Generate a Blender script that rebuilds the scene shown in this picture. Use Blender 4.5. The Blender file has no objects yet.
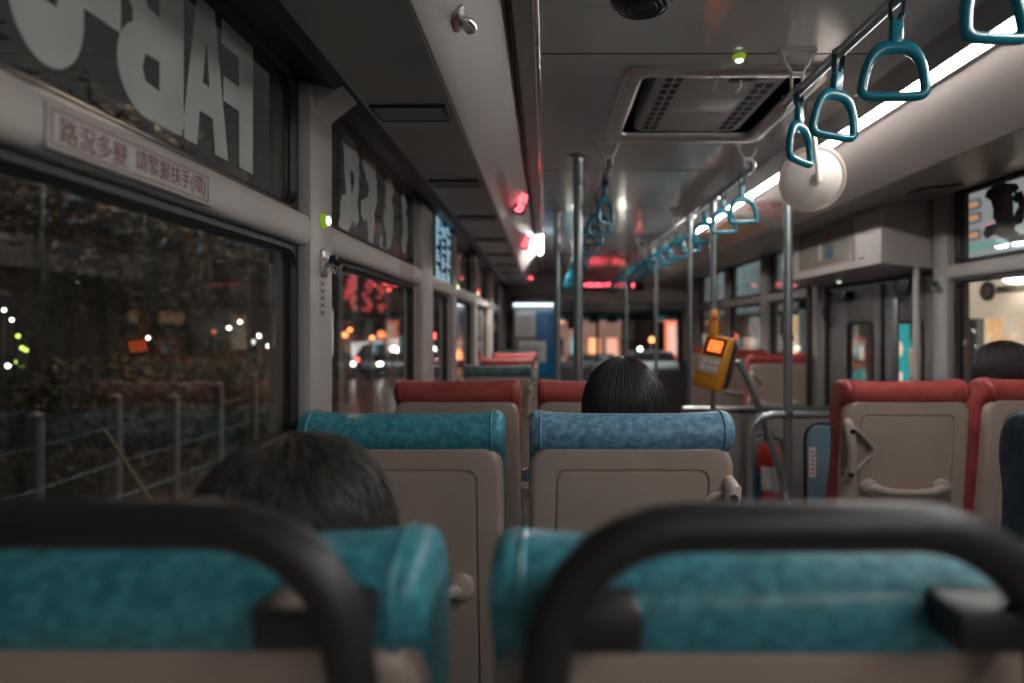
import bpy, bmesh, math, random
from math import sin, cos, pi, radians, sqrt
from mathutils import Vector, Matrix, noise
random.seed(7)
S = bpy.context.scene
COL = S.collection
C = 1.25                       # camera height above the raised rear floor
XL, XR = -0.56, 1.98           # inner faces of the two side walls
CEIL = C + 0.755
Y0, Y1 = -3.2, 8.7

# ---------------------------------------------------------------- materials
MATS = {}
def mat(name, col, rough=0.5, metal=0.0, emit=0.0, ecol=None, coat=0.0, var=0.0, vscale=8.0, bump=0.0, bscale=60.0, col2=None, spec=0.5, detail=4.0, lo=0.35, hi=0.65):
    if name in MATS: return MATS[name]
    m = bpy.data.materials.new(name); m.use_nodes = True
    nt = m.node_tree; n = nt.nodes; l = nt.links
    b = n['Principled BSDF']
    b.inputs['Base Color'].default_value = (*col, 1)
    b.inputs['Roughness'].default_value = rough
    b.inputs['Metallic'].default_value = metal
    b.inputs['Specular IOR Level'].default_value = spec
    b.inputs['Coat Weight'].default_value = coat
    b.inputs['Coat Roughness'].default_value = 0.08
    if emit:
        b.inputs['Emission Color'].default_value = (*(ecol or col), 1)
        b.inputs['Emission Strength'].default_value = emit
    tc = n.new('ShaderNodeTexCoord')
    if var or col2:
        t = n.new('ShaderNodeTexNoise'); t.inputs['Scale'].default_value = vscale; t.inputs['Detail'].default_value = detail
        l.new(tc.outputs['Object'], t.inputs['Vector'])
        r = n.new('ShaderNodeValToRGB'); l.new(t.outputs['Fac'], r.inputs['Fac'])
        c2 = col2 or tuple(c*(1-var) for c in col); c1 = col if col2 else tuple(min(1, c*(1+var)) for c in col)
        r.color_ramp.elements[0].position = lo; r.color_ramp.elements[0].color = (*c2, 1)
        r.color_ramp.elements[1].position = hi; r.color_ramp.elements[1].color = (*c1, 1)
        l.new(r.outputs['Color'], b.inputs['Base Color'])
        if emit and not ecol: l.new(r.outputs['Color'], b.inputs['Emission Color'])
    if bump:
        t2 = n.new('ShaderNodeTexNoise'); t2.inputs['Scale'].default_value = bscale; t2.inputs['Detail'].default_value = 3
        l.new(tc.outputs['Object'], t2.inputs['Vector'])
        bp = n.new('ShaderNodeBump'); bp.inputs['Strength'].default_value = bump; bp.inputs['Distance'].default_value = 0.004
        l.new(t2.outputs['Fac'], bp.inputs['Height']); l.new(bp.outputs['Normal'], b.inputs['Normal'])
    MATS[name] = m
    return m

def glass_mat(name, tint=(.8, .82, .8), dust=0.03, dustcol=(.35, .33, .3), refl=1.0, rough=0.0):
    m = bpy.data.materials.new(name); m.use_nodes = True
    nt = m.node_tree; n = nt.nodes; l = nt.links; n.clear()
    o = n.new('ShaderNodeOutputMaterial'); tr = n.new('ShaderNodeBsdfTransparent'); tr.inputs[0].default_value = (*tint, 1)
    gl = n.new('ShaderNodeBsdfGlossy'); gl.inputs['Roughness'].default_value = rough
    fr = n.new('ShaderNodeFresnel'); fr.inputs[0].default_value = 1.5
    mu = n.new('ShaderNodeMath'); mu.operation = 'MULTIPLY'; mu.inputs[1].default_value = refl; mu.use_clamp = True
    gm = n.new('ShaderNodeNewGeometry'); iv = n.new('ShaderNodeMath'); iv.operation = 'SUBTRACT'; iv.inputs[0].default_value = 1.0; l.new(gm.outputs['Backfacing'], iv.inputs[1])
    m3 = n.new('ShaderNodeMath'); m3.operation = 'MULTIPLY'; l.new(fr.outputs[0], m3.inputs[0]); l.new(iv.outputs[0], m3.inputs[1]); l.new(m3.outputs[0], mu.inputs[0])
    mx = n.new('ShaderNodeMixShader'); l.new(mu.outputs[0], mx.inputs[0]); l.new(tr.outputs[0], mx.inputs[1]); l.new(gl.outputs[0], mx.inputs[2])
    df = n.new('ShaderNodeBsdfDiffuse'); df.inputs[0].default_value = (*dustcol, 1)
    tc = n.new('ShaderNodeTexCoord'); t = n.new('ShaderNodeTexNoise'); t.inputs['Scale'].default_value = 9; t.inputs['Detail'].default_value = 6
    l.new(tc.outputs['Object'], t.inputs['Vector'])
    m2 = n.new('ShaderNodeMath'); m2.operation = 'MULTIPLY'; m2.inputs[1].default_value = dust * 2; l.new(t.outputs['Fac'], m2.inputs[0])
    mx2 = n.new('ShaderNodeMixShader'); l.new(m2.outputs[0], mx2.inputs[0]); l.new(mx.outputs[0], mx2.inputs[1]); l.new(df.outputs[0], mx2.inputs[2])
    l.new(mx2.outputs[0], o.inputs[0])
    MATS[name] = m
    return m

WALL = mat('wall_plastic', (.42, .385, .365), .42, var=.05, vscale=3, bump=.04, bscale=300)
DARKWALL = mat('dark_wall', (.11, .105, .105), .5, var=.08)
CEILM = mat('ceiling_laminate', (.58, .56, .54), .16, coat=.6, var=.04, vscale=2)
DUCT = mat('duct_panel', (.46, .42, .40), .4, var=.04, vscale=3)
DUCTDARK = mat('duct_underside', (.28, .265, .255), .45, var=.05)  # undersides painted darker for their shade; flange and louvres share the tone
FLOORM = mat('floor_vinyl', (.19, .19, .19), .55, var=.2, vscale=90)
RUBBER = mat('black_rubber', (.012, .012, .013), .45)
BLACKP = mat('black_plastic', (.02, .02, .021), .38, bump=.1, bscale=500)
SOFTB = mat('bar_rubber', (.022, .021, .021), .42, bump=.05, bscale=700)
CHROME = mat('chrome', (.7, .69, .67), .12, 1.0)
STEEL = mat('brushed_steel', (.34, .36, .36), .3, 1.0, var=.08, vscale=30)
ALU = mat('aluminium', (.55, .53, .51), .32, 1.0)
POLEM = mat('pole_coating', (.30, .36, .37), .32, .75)
GREYP = mat('grey_plastic', (.42, .405, .39), .45)
LIGHTP = mat('light_plastic', (.55, .53, .50), .4)
SHELL = mat('seat_shell', (.43, .34, .29), .40, var=.05, vscale=5, bump=.1, bscale=420)
SHELLD = mat('seat_shell_trim', (.48, .40, .35), .33)
BLUEV = mat('teal_vinyl', (.075, .37, .45), .40, col2=(.03, .20, .265), vscale=75, detail=9, lo=.36, hi=.62, bump=.3, bscale=60, coat=.15)
DENIM = mat('steel_blue_vinyl', (.20, .39, .55), .40, col2=(.08, .20, .315), vscale=75, detail=9, lo=.36, hi=.62, bump=.3, bscale=60, coat=.15)
DUSKV = mat('grey_blue_vinyl', (.11, .20, .23), .45, col2=(.05, .10, .13), vscale=26, detail=8, bump=.2, bscale=70)
NAVYV = mat('navy_vinyl', (.05, .12, .16), .45, col2=(.022, .062, .09), vscale=26, detail=8, bump=.2, bscale=70)
REDV = mat('red_vinyl', (.47, .085, .080), .42, col2=(.34, .052, .050), vscale=18, detail=6, bump=.15, bscale=60, coat=.15)
TEALP = mat('teal_plastic', (.0, .17, .25), .28, coat=.3, var=.1)
TEALW = mat('teal_webbing', (.0, .07, .095), .6)
ORANGEP = mat('amber_plastic', (.62, .27, .02), .4, var=.06)
REDP = mat('red_paint', (.48, .035, .025), .3)
WHITEP = mat('white_paper', (.80, .78, .75), .6, var=.04)
STICK = mat('sticker_film', (.42, .385, .37), .45, var=.06, vscale=30)
INKRED = mat('dark_red_ink', (.16, .035, .035), .5)
FILM = mat('grey_window_film', (.40, .42, .405), .55, var=.06, vscale=12)
BLACKFILM = mat('black_window_film', (.03, .028, .027), .6)
CREAM = mat('cream_plastic', (.80, .74, .68), .28, coat=.3)
HAIRB = mat('black_hair', (.020, .017, .016), .38, spec=.6, var=.35, vscale=40)
HAIRD = mat('dark_hair', (.048, .042, .038), .45, spec=.55, var=.35, vscale=40)
SKIN = mat('skin', (.50, .30, .22), .5, var=.06)
CLOTHG = mat('grey_cloth', (.07, .07, .075), .85, var=.2, vscale=60)
CLOTHN = mat('navy_cloth', (.03, .035, .06), .85, var=.2, vscale=60)
EYEM = mat('eye_white', (.7, .7, .68), .2)
BLUEBOARD = mat('blue_board', (.0, .16, .36), .4, var=.08)
LIGHTBLUE = mat('pale_blue_panel', (.12, .24, .32), .4, var=.06)
LEDRED = mat('red_led', (.9, .04, .06), .5, emit=2.0, ecol=(1, .10, .13))
LAMPW = mat('lamp_diffuser', (.9, .9, .9), .5, emit=13.0, ecol=(1.0, .955, .91))
LAMPF = mat('lamp_tube', (.9, .9, .9), .5, emit=42.0, ecol=(1.0, .95, .90))
GREENGL = mat('lime_lens', (.22, .36, .02), .2, emit=.06, ecol=(.5, .85, .05))
GREENW = mat('button_glow', (.8, .9, .7), .3, emit=.5, ecol=(.85, 1, .75))
ORSCREEN = mat('orange_screen', (.9, .25, .05), .3, emit=.55, ecol=(1, .11, .02))
GLASS = glass_mat('window_glass', tint=(.84, .85, .83), dust=.02, refl=1.4)
CLEAR = glass_mat('clear_acrylic', tint=(.86, .85, .83), dust=.05, dustcol=(.4, .38, .36), refl=1.0, rough=.12)
VISOR = glass_mat('tinted_visor', tint=(.16, .42, .50), dust=.16, dustcol=(.03, .16, .20))

# ---------------------------------------------------------------- mesh tools
class MB:
    def __init__(s): s.v = []; s.f = []
    def add(s, vs, fs):
        o = len(s.v); s.v += [tuple(v) for v in vs]; s.f += [tuple(i + o for i in f) for f in fs]; return s
    def box(s, x0, x1, y0, y1, z0, z1):
        if x0 > x1: x0, x1 = x1, x0
        if y0 > y1: y0, y1 = y1, y0
        if z0 > z1: z0, z1 = z1, z0
        return s.add([(x0,y0,z0),(x1,y0,z0),(x1,y1,z0),(x0,y1,z0),(x0,y0,z1),(x1,y0,z1),(x1,y1,z1),(x0,y1,z1)],
                     [(0,3,2,1),(4,5,6,7),(0,1,5,4),(1,2,6,5),(2,3,7,6),(3,0,4,7)])
    def rings(s, rings, cap0=True, cap1=True, closed=True):
        n = len(rings[0]); o = len(s.v)
        for r in rings: s.v += [tuple(p) for p in r]
        for k in range(len(rings)-1):
            for i in range(n if closed else n-1):
                j = (i+1) % n
                s.f.append((o+k*n+i, o+k*n+j, o+(k+1)*n+j, o+(k+1)*n+i))
        if cap0: s.f.append(tuple(o+i for i in reversed(range(n))))
        if cap1: s.f.append(tuple(o+(len(rings)-1)*n+i for i in range(n)))
        return s
    def prism(s, poly, a0, a1, axis='y'):
        def P(p, a):
            return {'y': (p[0], a, p[1]), 'x': (a, p[0], p[1]), 'z': (p[0], p[1], a)}[axis]
        return s.rings([[P(p, a0) for p in poly], [P(p, a1) for p in poly]])
    def tube(s, pts, r, seg=10, cap=True, closed=False):
        pts = [Vector(p) for p in pts]; n = len(pts); rs = r if isinstance(r, (list, tuple)) else [r]*n
        rings = []; up = None
        for i, p in enumerate(pts):
            if closed: t = pts[(i+1) % n] - pts[i-1]
            else: t = pts[min(i+1, n-1)] - pts[max(i-1, 0)]
            t.normalize()
            if up is None:
                up = Vector((0,0,1)) if abs(t.z) < .9 else Vector((1,0,0))
            a = t.cross(up)
            if a.length < 1e-5: a = t.orthogonal()
            a.normalize(); b = a.cross(t); b.normalize(); up = b
            rings.append([p + (a*cos(2*pi*k/seg) + b*sin(2*pi*k/seg))*rs[i] for k in range(seg)])
        if closed: rings.append(rings[0])
        return s.rings(rings, cap and not closed, cap and not closed)
    def lathe(s, prof, centre=(0,0,0), axis=(0,0,1), seg=24):
        ax = Vector(axis).normalized(); u = ax.orthogonal().normalized(); w = ax.cross(u); c = Vector(centre)
        return s.rings([[c + ax*h + (u*cos(2*pi*k/seg) + w*sin(2*pi*k/seg))*max(r, 1e-5) for k in range(seg)] for r, h in prof])
    def ball(s, c, rx, ry=None, rz=None, seg=16, rg=10):
        ry = ry or rx; rz = rz or rx
        return s.rings([[(c[0]+rx*sin(pi*k/rg)*cos(2*pi*i/seg), c[1]+ry*sin(pi*k/rg)*sin(2*pi*i/seg), c[2]-rz*cos(pi*k/rg)) for i in range(seg)] for k in [.02]+list(range(1, rg))+[rg-.02]])
    def build(s, name, m, parent=None, smooth=True, bevel=0, xf=None, ang=40):
        me = bpy.data.meshes.new(name)
        vs = s.v
        if xf is not None: vs = [tuple(xf @ Vector(v)) for v in vs]
        me.from_pydata(vs, [], s.f); me.update()
        bm = bmesh.new(); bm.from_mesh(me); bmesh.ops.recalc_face_normals(bm, faces=bm.faces)
        if bevel:
            es = [e for e in bm.edges if len(e.link_faces) == 2 and e.calc_face_angle(0) > radians(30)]
            bmesh.ops.bevel(bm, geom=es, offset=bevel, segments=2, profile=.5, affect='EDGES', clamp_overlap=True)
        if smooth:
            for f in bm.faces: f.smooth = True
            for e in bm.edges:
                if len(e.link_faces) == 2 and e.calc_face_angle(0) > radians(ang): e.smooth = False
        bm.to_mesh(me); bm.free()
        me.materials.append(m)
        o = bpy.data.objects.new(name, me); COL.objects.link(o)
        if parent is not None: o.parent = parent
        return o

def tag(o, label=None, cat=None, group=None, kind=None):
    if label: o['label'] = label
    if cat: o['category'] = cat
    if group: o['group'] = group
    if kind: o['kind'] = kind
    return o
def thing(name, label, cat, loc=(0,0,0), rz=0, group=None, rot=None):
    o = bpy.data.objects.new(name, None); COL.objects.link(o); o.empty_display_size = .05
    o.location = loc; o.rotation_euler = rot or (0, 0, rz)
    return tag(o, label, cat, group)
def struct(o): o['kind'] = 'structure'; return o
def copy_tree(o, parent=None):
    c = o.copy(); COL.objects.link(c)
    if parent is not None: c.parent = parent
    for ch in list(o.children): copy_tree(ch, c)
    return c
def dup(root, loc, label, group=None, rot=None):
    c = copy_tree(root); c.location = loc; c['label'] = label
    if rot is not None: c.rotation_euler = rot
    if group: c['group'] = group
    return c
def rrect(x0, x1, z0, z1, r, n=6):
    r = min(r, (x1-x0)/2-1e-4, (z1-z0)/2-1e-4); out = []
    for cx, cz, a in ((x1-r, z1-r, 0), (x0+r, z1-r, 90), (x0+r, z0+r, 180), (x1-r, z0+r, 270)):
        for k in range(n+1):
            t = radians(a + 90*k/n); out.append((cx + r*cos(t), cz + r*sin(t)))
    return out
def text_mesh(name, body, m, parent, w, h, depth=.0006, bold=0.0, xf=None):
    cu = bpy.data.curves.new('lettering_curve', 'FONT'); cu.body = body; cu.offset = bold; cu.extrude = 0.0
    t = bpy.data.objects.new('lettering_curve', cu); COL.objects.link(t)
    dg = bpy.context.evaluated_depsgraph_get(); me = bpy.data.meshes.new_from_object(t.evaluated_get(dg))
    bpy.data.objects.remove(t); bpy.data.curves.remove(cu)
    xs = [v.co.x for v in me.vertices]; ys = [v.co.y for v in me.vertices]
    x0, x1, y0, y1 = min(xs), max(xs), min(ys), max(ys)
    bm = bmesh.new(); bm.from_mesh(me); bmesh.ops.remove_doubles(bm, verts=bm.verts, dist=1e-5)
    ex = bmesh.ops.extrude_face_region(bm, geom=list(bm.faces))
    for e in ex['geom']:
        if isinstance(e, bmesh.types.BMVert): e.co.z = -1
    for v in bm.verts:
        v.co.x = (v.co.x-x0)/(x1-x0)*w; v.co.y = (v.co.y-y0)/(y1-y0)*h; v.co.z *= depth
    if xf is not None: bmesh.ops.transform(bm, matrix=xf, verts=bm.verts)
    bmesh.ops.recalc_face_normals(bm, faces=bm.faces)
    bm.to_mesh(me); bm.free(); me.name = name; me.materials.clear(); me.materials.append(m)
    o = bpy.data.objects.new(name, me); COL.objects.link(o)
    if parent is not None: o.parent = parent
    return o
def join_mesh(name, objs, parent):
    bm = bmesh.new(); ms = []
    for o in objs: bm.from_mesh(o.data)
    me = bpy.data.meshes.new(name); bm.to_mesh(me); bm.free(); me.materials.append(objs[0].data.materials[0])
    for o in objs: bpy.data.objects.remove(o)
    r = bpy.data.objects.new(name, me); COL.objects.link(r)
    if parent is not None: r.parent = parent
    return r
def M3(ex, ey, ez, o):
    return Matrix(((ex[0], ey[0], ez[0], o[0]), (ex[1], ey[1], ez[1], o[1]), (ex[2], ey[2], ez[2], o[2]), (0,0,0,1)))
ORD = ['first','second','third','fourth','fifth','sixth','seventh','eighth','ninth','tenth','eleventh','twelfth','thirteenth','fourteenth','fifteenth','sixteenth','seventeenth','eighteenth']

# ================================================================ THE BUS SHELL
FF = -0.30                                  # lower front floor
STEP = 2.75
struct(MB().box(XL-.06, XR+.06, Y0, STEP, -.1, 0).build('floor', FLOORM, smooth=False))
struct(MB().box(XL-.06, XR+.06, STEP, Y1, FF-.1, FF).build('floor_front', FLOORM, smooth=False))
struct(MB().box(XL, XR, STEP-.03, STEP+.005, FF, 0.004).build('trim_1', DARKWALL, smooth=False))      # step riser

# ceiling with the opening of the roof hatch
HX0, HX1, HY0, HY1 = .27, .80, 1.81, 2.42
cb = MB()
for x0, x1, y0, y1 in ((-.10, 1.05, Y0, HY0), (-.10, HX0, HY0, HY1), (HX1, 1.05, HY0, HY1), (-.10, 1.05, HY1, Y1)):
    cb.box(x0, x1, y0, y1, CEIL, CEIL+.03)
ceiling = struct(cb.build('ceiling', CEILM, smooth=False))
sb = MB()
for y in (-.1, .92, 1.70, 2.95, 3.95, 4.95, 5.95, 6.95):
    sb.box(-.02, 1.0, y-.0025, y+.0025, CEIL-.0012, CEIL+.002)
sb.build('panel_seam', RUBBER, ceiling, smooth=False)
# left air duct: shallow inner strip, dark slot, sloped face, flat underside
def H(h): return C + h
struct(MB().prism([(-.093, H(.75)), (-.23, H(.56)), (-.454, H(.56)), (-.60, H(.60)), (-.62, H(.78)), (-.093, H(.78))], Y0, Y1-.05).build('ceiling_duct_left', DUCT, smooth=False))
struct(MB().box(-.452, -.236, Y0, Y1-.05, H(.556), H(.562)).build('trim_2', DUCTDARK, smooth=False))  # dark sheet standing in for shade on the downward face
struct(MB().prism([(-.095, H(.75)), (-.088, H(.735)), (-.078, H(.735)), (-.078, H(.76)), (-.095, H(.76))], Y0, Y1-.05).build('trim_3', RUBBER, smooth=False))
struct(MB().prism([(-.078, H(.742)), (-.03, H(.742)), (-.03, H(.757)), (-.078, H(.757))], Y0, Y1-.05).build('trim_4', DUCT, smooth=False))
tr = MB()
for k in range(12):
    a = Y0 + .8*k
    tr.tube([(-.024, a+.001, H(.744)), (-.024, min(a+.796, Y1-.05), H(.744))], .011, 10)
struct(tr.build('trim_5', CHROME))
# dark coving between the left duct and the window heads
struct(MB().prism([(-.454, H(.559)), (-.48, H(.545)), (-.56, H(.565)), (-.62, H(.57)), (-.62, H(.61)), (-.454, H(.585))], Y0, Y1-.05).build('trim_6', RUBBER, smooth=False))
# right air duct
struct(MB().prism([(1.04, H(.757)), (1.00, H(.756)), (1.03, H(.708)), (1.075, H(.702)), (1.40, H(.593)), (1.98, H(.662)), (2.04, H(.80)), (1.04, H(.80))], Y0, Y1-.05).build('ceiling_duct_right', DUCT, smooth=False))
struct(MB().prism([(1.406, H(.5920)), (1.98, H(.660)), (1.98, H(.664)), (1.406, H(.596))], Y0, Y1-.05).build('trim_7', DUCTDARK, smooth=False))
struct(MB().prism([(1.002, H(.756)), (1.0185, H(.684)), (1.0235, H(.684)), (1.012, H(.757))], Y0, Y1-.05).build('trim_8', DUCTDARK, smooth=False))

struct(MB().box(1.0765, 1.0805, Y0, 4.4, H(.682), H(.704)).build('trim_90', GREYP, smooth=False))  # lip added to hold the strip's direct light off the duct panel
# walls ------------------------------------------------------------------------
SHADEWALL = mat('shaded_right_wall', (.30, .28, .268), .42, var=.05, vscale=3, bump=.04, bscale=300)  # wall plastic darkened to stand in for shade on the right side
def wall(name, x0, x1, base_step, wins, zlo, zhi, ulo, uhi, top, doors=()):
    """wins: (y0, y1, has_upper).  Everything that is not an opening is wall."""
    b = MB(); cuts = sorted([(a, c, 'w') for a, c in wins] + [(a, c, 'd') for a, c in doors])
    y = Y0
    for a, c, k in cuts:
        b.box(x0, x1, y, a, FF, top)                                   # pillar
        if k == 'w':
            b.box(x0, x1, a, c, FF, zlo); b.box(x0, x1, a, c, zhi, ulo); b.box(x0, x1, a, c, uhi, top)
        else:
            b.box(x0, x1, a, c, H(.30), top)
        y = c
    b.box(x0, x1, y, Y1, FF, top)
    return struct(b.build(name, WALL if x0 < 0 else SHADEWALL, smooth=False))
LW = [(-.75, 1.388), (1.575, 2.61), (2.95, 3.50), (3.70, 4.57), (4.82, 5.80), (6.30, 7.20)]
RW = [(-.75, 2.99), (4.62, 5.45), (5.68, 6.63), (6.82, 7.95)]
DOOR = (3.15, 4.42)
wall('wall_left', XL-.06, XL, 0, LW, H(-.35), H(.180), H(.263), H(.57), H(.62))
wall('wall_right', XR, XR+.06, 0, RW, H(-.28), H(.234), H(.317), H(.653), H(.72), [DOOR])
# rounded mid rails and pillars standing proud of the left wall
def rail_trim(name, x, s, y0, y1, z0, z1, d):
    h = (z1-z0); pr = [(x, z0)] + [(x+s*d*sin(t)**.45, z0+h/2-h/2*(1 if cos(t)>0 else -1)*abs(cos(t))**.62) for t in [pi*k/14 for k in range(1, 14)]] + [(x, z1)]
    pr = [(x - s*.01, z0)] + pr + [(x - s*.01, z1)]
    return struct(MB().prism(pr, y0, y1).build(name, WALL if x < 0 else SHADEWALL, ang=50))
rail_trim('trim_9', XL, 1, Y0, 7.4, H(.187), H(.258), .03)
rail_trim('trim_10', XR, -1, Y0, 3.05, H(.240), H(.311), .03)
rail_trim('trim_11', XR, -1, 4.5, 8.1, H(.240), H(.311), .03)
k = 12
for a, c in ((1.392, 1.535), (2.66, 2.91), (3.55, 3.66), (4.61, 4.78), (5.88, 6.24)):
    struct(MB().box(XL-.01, XL+.033, a, c, 0.02 if a < 2.7 else FF+.01, H(.55)).build('trim_%d' % k, WALL, bevel=.01)); k += 1
struct(MB().box(XR-.033, XR+.01, 3.012, 3.125, 0.0, H(.66)).build('trim_%d' % k, SHADEWALL, bevel=.01)); k += 1
for a, c in ((4.46, 4.59), (5.48, 5.65), (6.66, 6.79)):
    struct(MB().box(XR-.033, XR+.01, a, c, FF, H(.65)).build('trim_%d' % k, SHADEWALL, bevel=.01)); k += 1
# knuckle where the first pillar meets the duct
struct(MB().prism([(XL+.03, H(.50)), (-.462, H(.553)), (-.462, H(.58)), (XL-.0, H(.585)), (XL-.0, H(.50))], 1.41, 1.525).build('trim_%d' % k, WALL, bevel=.006)); k += 1

def window(n, side, y0, y1, z0, z1, r=.045):
    x = XL-.012 if side < 0 else XR+.012
    xi = XL-.004 if side < 0 else XR+.004            # gasket inner face
    def ring(ins, rr, xx): return [(xx, p[0], p[1]) for p in rrect(y0+ins, y1-ins, z0+ins, z1-ins, rr)]
    s = 1 if side < 0 else -1
    b = MB().rings([ring(-.004, .004, x - s*.012), ring(-.004, .004, xi), ring(-.012, .01, xi), ring(-.012, .01, xi+s*.007), ring(.006, r, xi+s*.009), ring(.012, r-.010, xi), ring(.015, r-.012, x+s*.006), ring(.015, r-.012, x-s*.012), ring(-.004, .004, x - s*.012)], False, False)
    f = struct(b.build('window_%d' % n, RUBBER, ang=50))
    MB().box(x-.003, x+.003, y0+.002, y1-.002, z0+.002, z1-.002).build('pane', GLASS, f, smooth=False)
    return f
WIN = {}; wi = 1
for a, c in LW:
    WIN['Ll', a] = window(wi, -1, a, c, H(-.35), H(.180)); wi += 1
    WIN['Lu', a] = window(wi, -1, a, c, H(.263), H(.57)); wi += 1
for a, c in RW:
    WIN['Rl', a] = window(wi, 1, a, c, H(-.28), H(.234)); wi += 1
    WIN['Ru', a] = window(wi, 1, a, c, H(.317), H(.653)); wi += 1

# big mirrored lettering on the upper window nearest the viewer
def block_letter(loops, y_hi, y_lo, z0, z1):
    cu = bpy.data.curves.new('lettering_curve', 'CURVE'); cu.dimensions = '2D'; cu.fill_mode = 'BOTH'; cu.extrude = .0004
    for lp in loops:
        sp = cu.splines.new('POLY'); sp.points.add(len(lp)-1); sp.use_cyclic_u = True
        for q, (a, b) in enumerate(lp): sp.points[q].co = (a, b, 0, 1)
    t = bpy.data.objects.new('lettering_curve', cu); COL.objects.link(t)
    dg = bpy.context.evaluated_depsgraph_get(); me = bpy.data.meshes.new_from_object(t.evaluated_get(dg))
    bpy.data.objects.remove(t); bpy.data.curves.remove(cu)
    for v in me.vertices: v.co = (XL-.0083+v.co.z, .972*(y_hi-(y_hi-y_lo)*v.co.x), z0+(z1-z0)*v.co.y)
    me.materials.clear(); me.materials.append(FILM)
    o = bpy.data.objects.new('lettering', me); COL.objects.link(o); return o
def ell(cx, cy, a, b, t0=0, t1=360, n=20): return [(cx+a*cos(radians(t0+(t1-t0)*k/n)), cy+b*sin(radians(t0+(t1-t0)*k/n))) for k in range(n+1)]
LF = [[(0,0), (.46,0), (.46,.42), (.95,.42), (.95,.60), (.46,.60), (.46,.82), (1,.82), (1,1), (0,1)]]
LA = [[(0,0), (.30,0), (.36,.24), (.64,.24), (.70,0), (1,0), (.68,1), (.32,1)], [(.42,.44), (.5,.74), (.58,.44)]]
LB = [[(0,0), (.55,0)] + ell(.58, .27, .42, .27, -90, 60, 12) + ell(.56, .76, .36, .24, -50, 90, 12) + [(0,1)], [(.40,.20), (.40,.38), (.62,.37), (.66,.28), (.62,.21)], [(.40,.64), (.40,.80), (.58,.79), (.62,.72), (.58,.65)]]
LO = [ell(.5, .30, .5, .30, 180, 360)[:-1] + ell(.5, .70, .5, .30, 0, 180)[:-1], [(.38,.30), (.62,.30), (.62,.72), (.38,.72)]]
BAR = [[(0,0), (1,0), (1,1), (0,1)]]
za, zb = H(.300), H(.545)
ls = [block_letter(LF, 1.236, 1.118, za, zb), block_letter(LA, 1.140, .994, za, zb), block_letter(LB, 1.000, .845, za, zb), block_letter(BAR, .852, .782, H(.395), H(.455)), block_letter(LO, .784, .672, za, zb), block_letter(BAR, .655, .60, za, zb)]
join_mesh('lettering', ls, WIN['Lu', -.75])
# brush-stroke characters: closed blobs built from thick strokes
def strokes(lines, m, parent, xx, ny, oz, sy, sz, name='lettering', th=.0006, ws=1.0):
    b = MB()
    for i, ln in enumerate(lines):
        w = ln[0]*ws; pts = [(oy*sy+ny, z*sz+oz) for oy, z in ln[1:]]
        left, right = [], []
        for q, p in enumerate(pts):
            a = pts[max(q-1, 0)]; c = pts[min(q+1, len(pts)-1)]
            d = Vector((c[0]-a[0], c[1]-a[1])).normalized(); nn = Vector((-d.y, d.x))*w*(1+.18*sin(q*2.3+i))
            left.append((p[0]+nn.x, p[1]+nn.y)); right.append((p[0]-nn.x, p[1]-nn.y))
        e0 = Vector((pts[0][0]-pts[1][0], pts[0][1]-pts[1][1])).normalized()*w*.8; e1 = Vector((pts[-1][0]-pts[-2][0], pts[-1][1]-pts[-2][1])).normalized()*w*.8
        poly = left + [(pts[-1][0]+e1.x, pts[-1][1]+e1.y)] + right[::-1] + [(pts[0][0]+e0.x, pts[0][1]+e0.y)]
        xo = xx + i*.00015
        b.prism([(p[0], p[1]) for p in poly], xo, xo+th, 'x')
    return b.build(name, m, parent, smooth=False)
glyphs = [
    (1.80, [(.016, (.0,.92),(.07,.97),(.13,.88)), (.018, (.02,.75),(.08,.78),(.13,.72)), (.02, (.03,.9),(.03,.6),(.05,.35),(-.01,.10)), (.018, (.11,.85),(.12,.55),(.09,.3)), (.02, (-.01,.25),(.06,.30),(.12,.2)), (.016, (.07,.2),(.02,.05),(-.03,.02))]),
    (2.00, [(.018, (.0,.90),(.06,.88),(.12,.93)), (.02, (.03,.86),(.08,.65),(.05,.45),(-.02,.30)), (.018, (.11,.8),(.12,.55),(.08,.40)), (.018, (.08,.42),(.09,.2),(.06,.0)), (.014, (.03,.35),(.05,.15))]),
    (2.25, [(.022, (.02,.9),(.10,.88)), (.028, (.05,.85),(.05,.6),(.06,.45)), (.026, (.08,.6),(.07,.3),(.04,.1)), (.02, (.0,.45),(.03,.25))]),
    (2.49, [(.022, (.02,.85),(.08,.80)), (.024, (.05,.75),(.06,.4),(.04,.15)), (.02, (.10,.6),(.09,.3))]),
]
allst = []
for yb, g in glyphs:
    for s in g: allst.append([s[0]*1.45] + [(p[0]+yb, p[1]) for p in s[1:]])
strokes(allst, FILM, WIN['Lu', 1.575], XL-.0087, -.03, H(.285), .985, .262)
strokes([[.030, (2.22,.93),(2.32,.97),(2.46,.90)], [.022, (2.33,1.0),(2.34,.9)], [.05, (2.28,.85),(2.36,.80)], [.06, (2.36,.82),(2.38,.62),(2.36,.45)], [.05, (2.30,.62),(2.34,.50)], [.03, (2.48,.78),(2.52,.60),(2.46,.40)],
         [.028, (2.45,.76),(2.50,.74)], [.042, (2.38,.45),(2.42,.30)], [.030, (2.20,.30),(2.32,.36),(2.50,.42)], [.032, (2.46,.12),(2.38,.20),(2.30,.34)], [.022, (2.56,.08),(2.46,.12)]], BLACKFILM, WIN['Ru', -.75], XR+.0158, 4.355, H(.355), -.7, .27, ws=.80)

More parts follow.
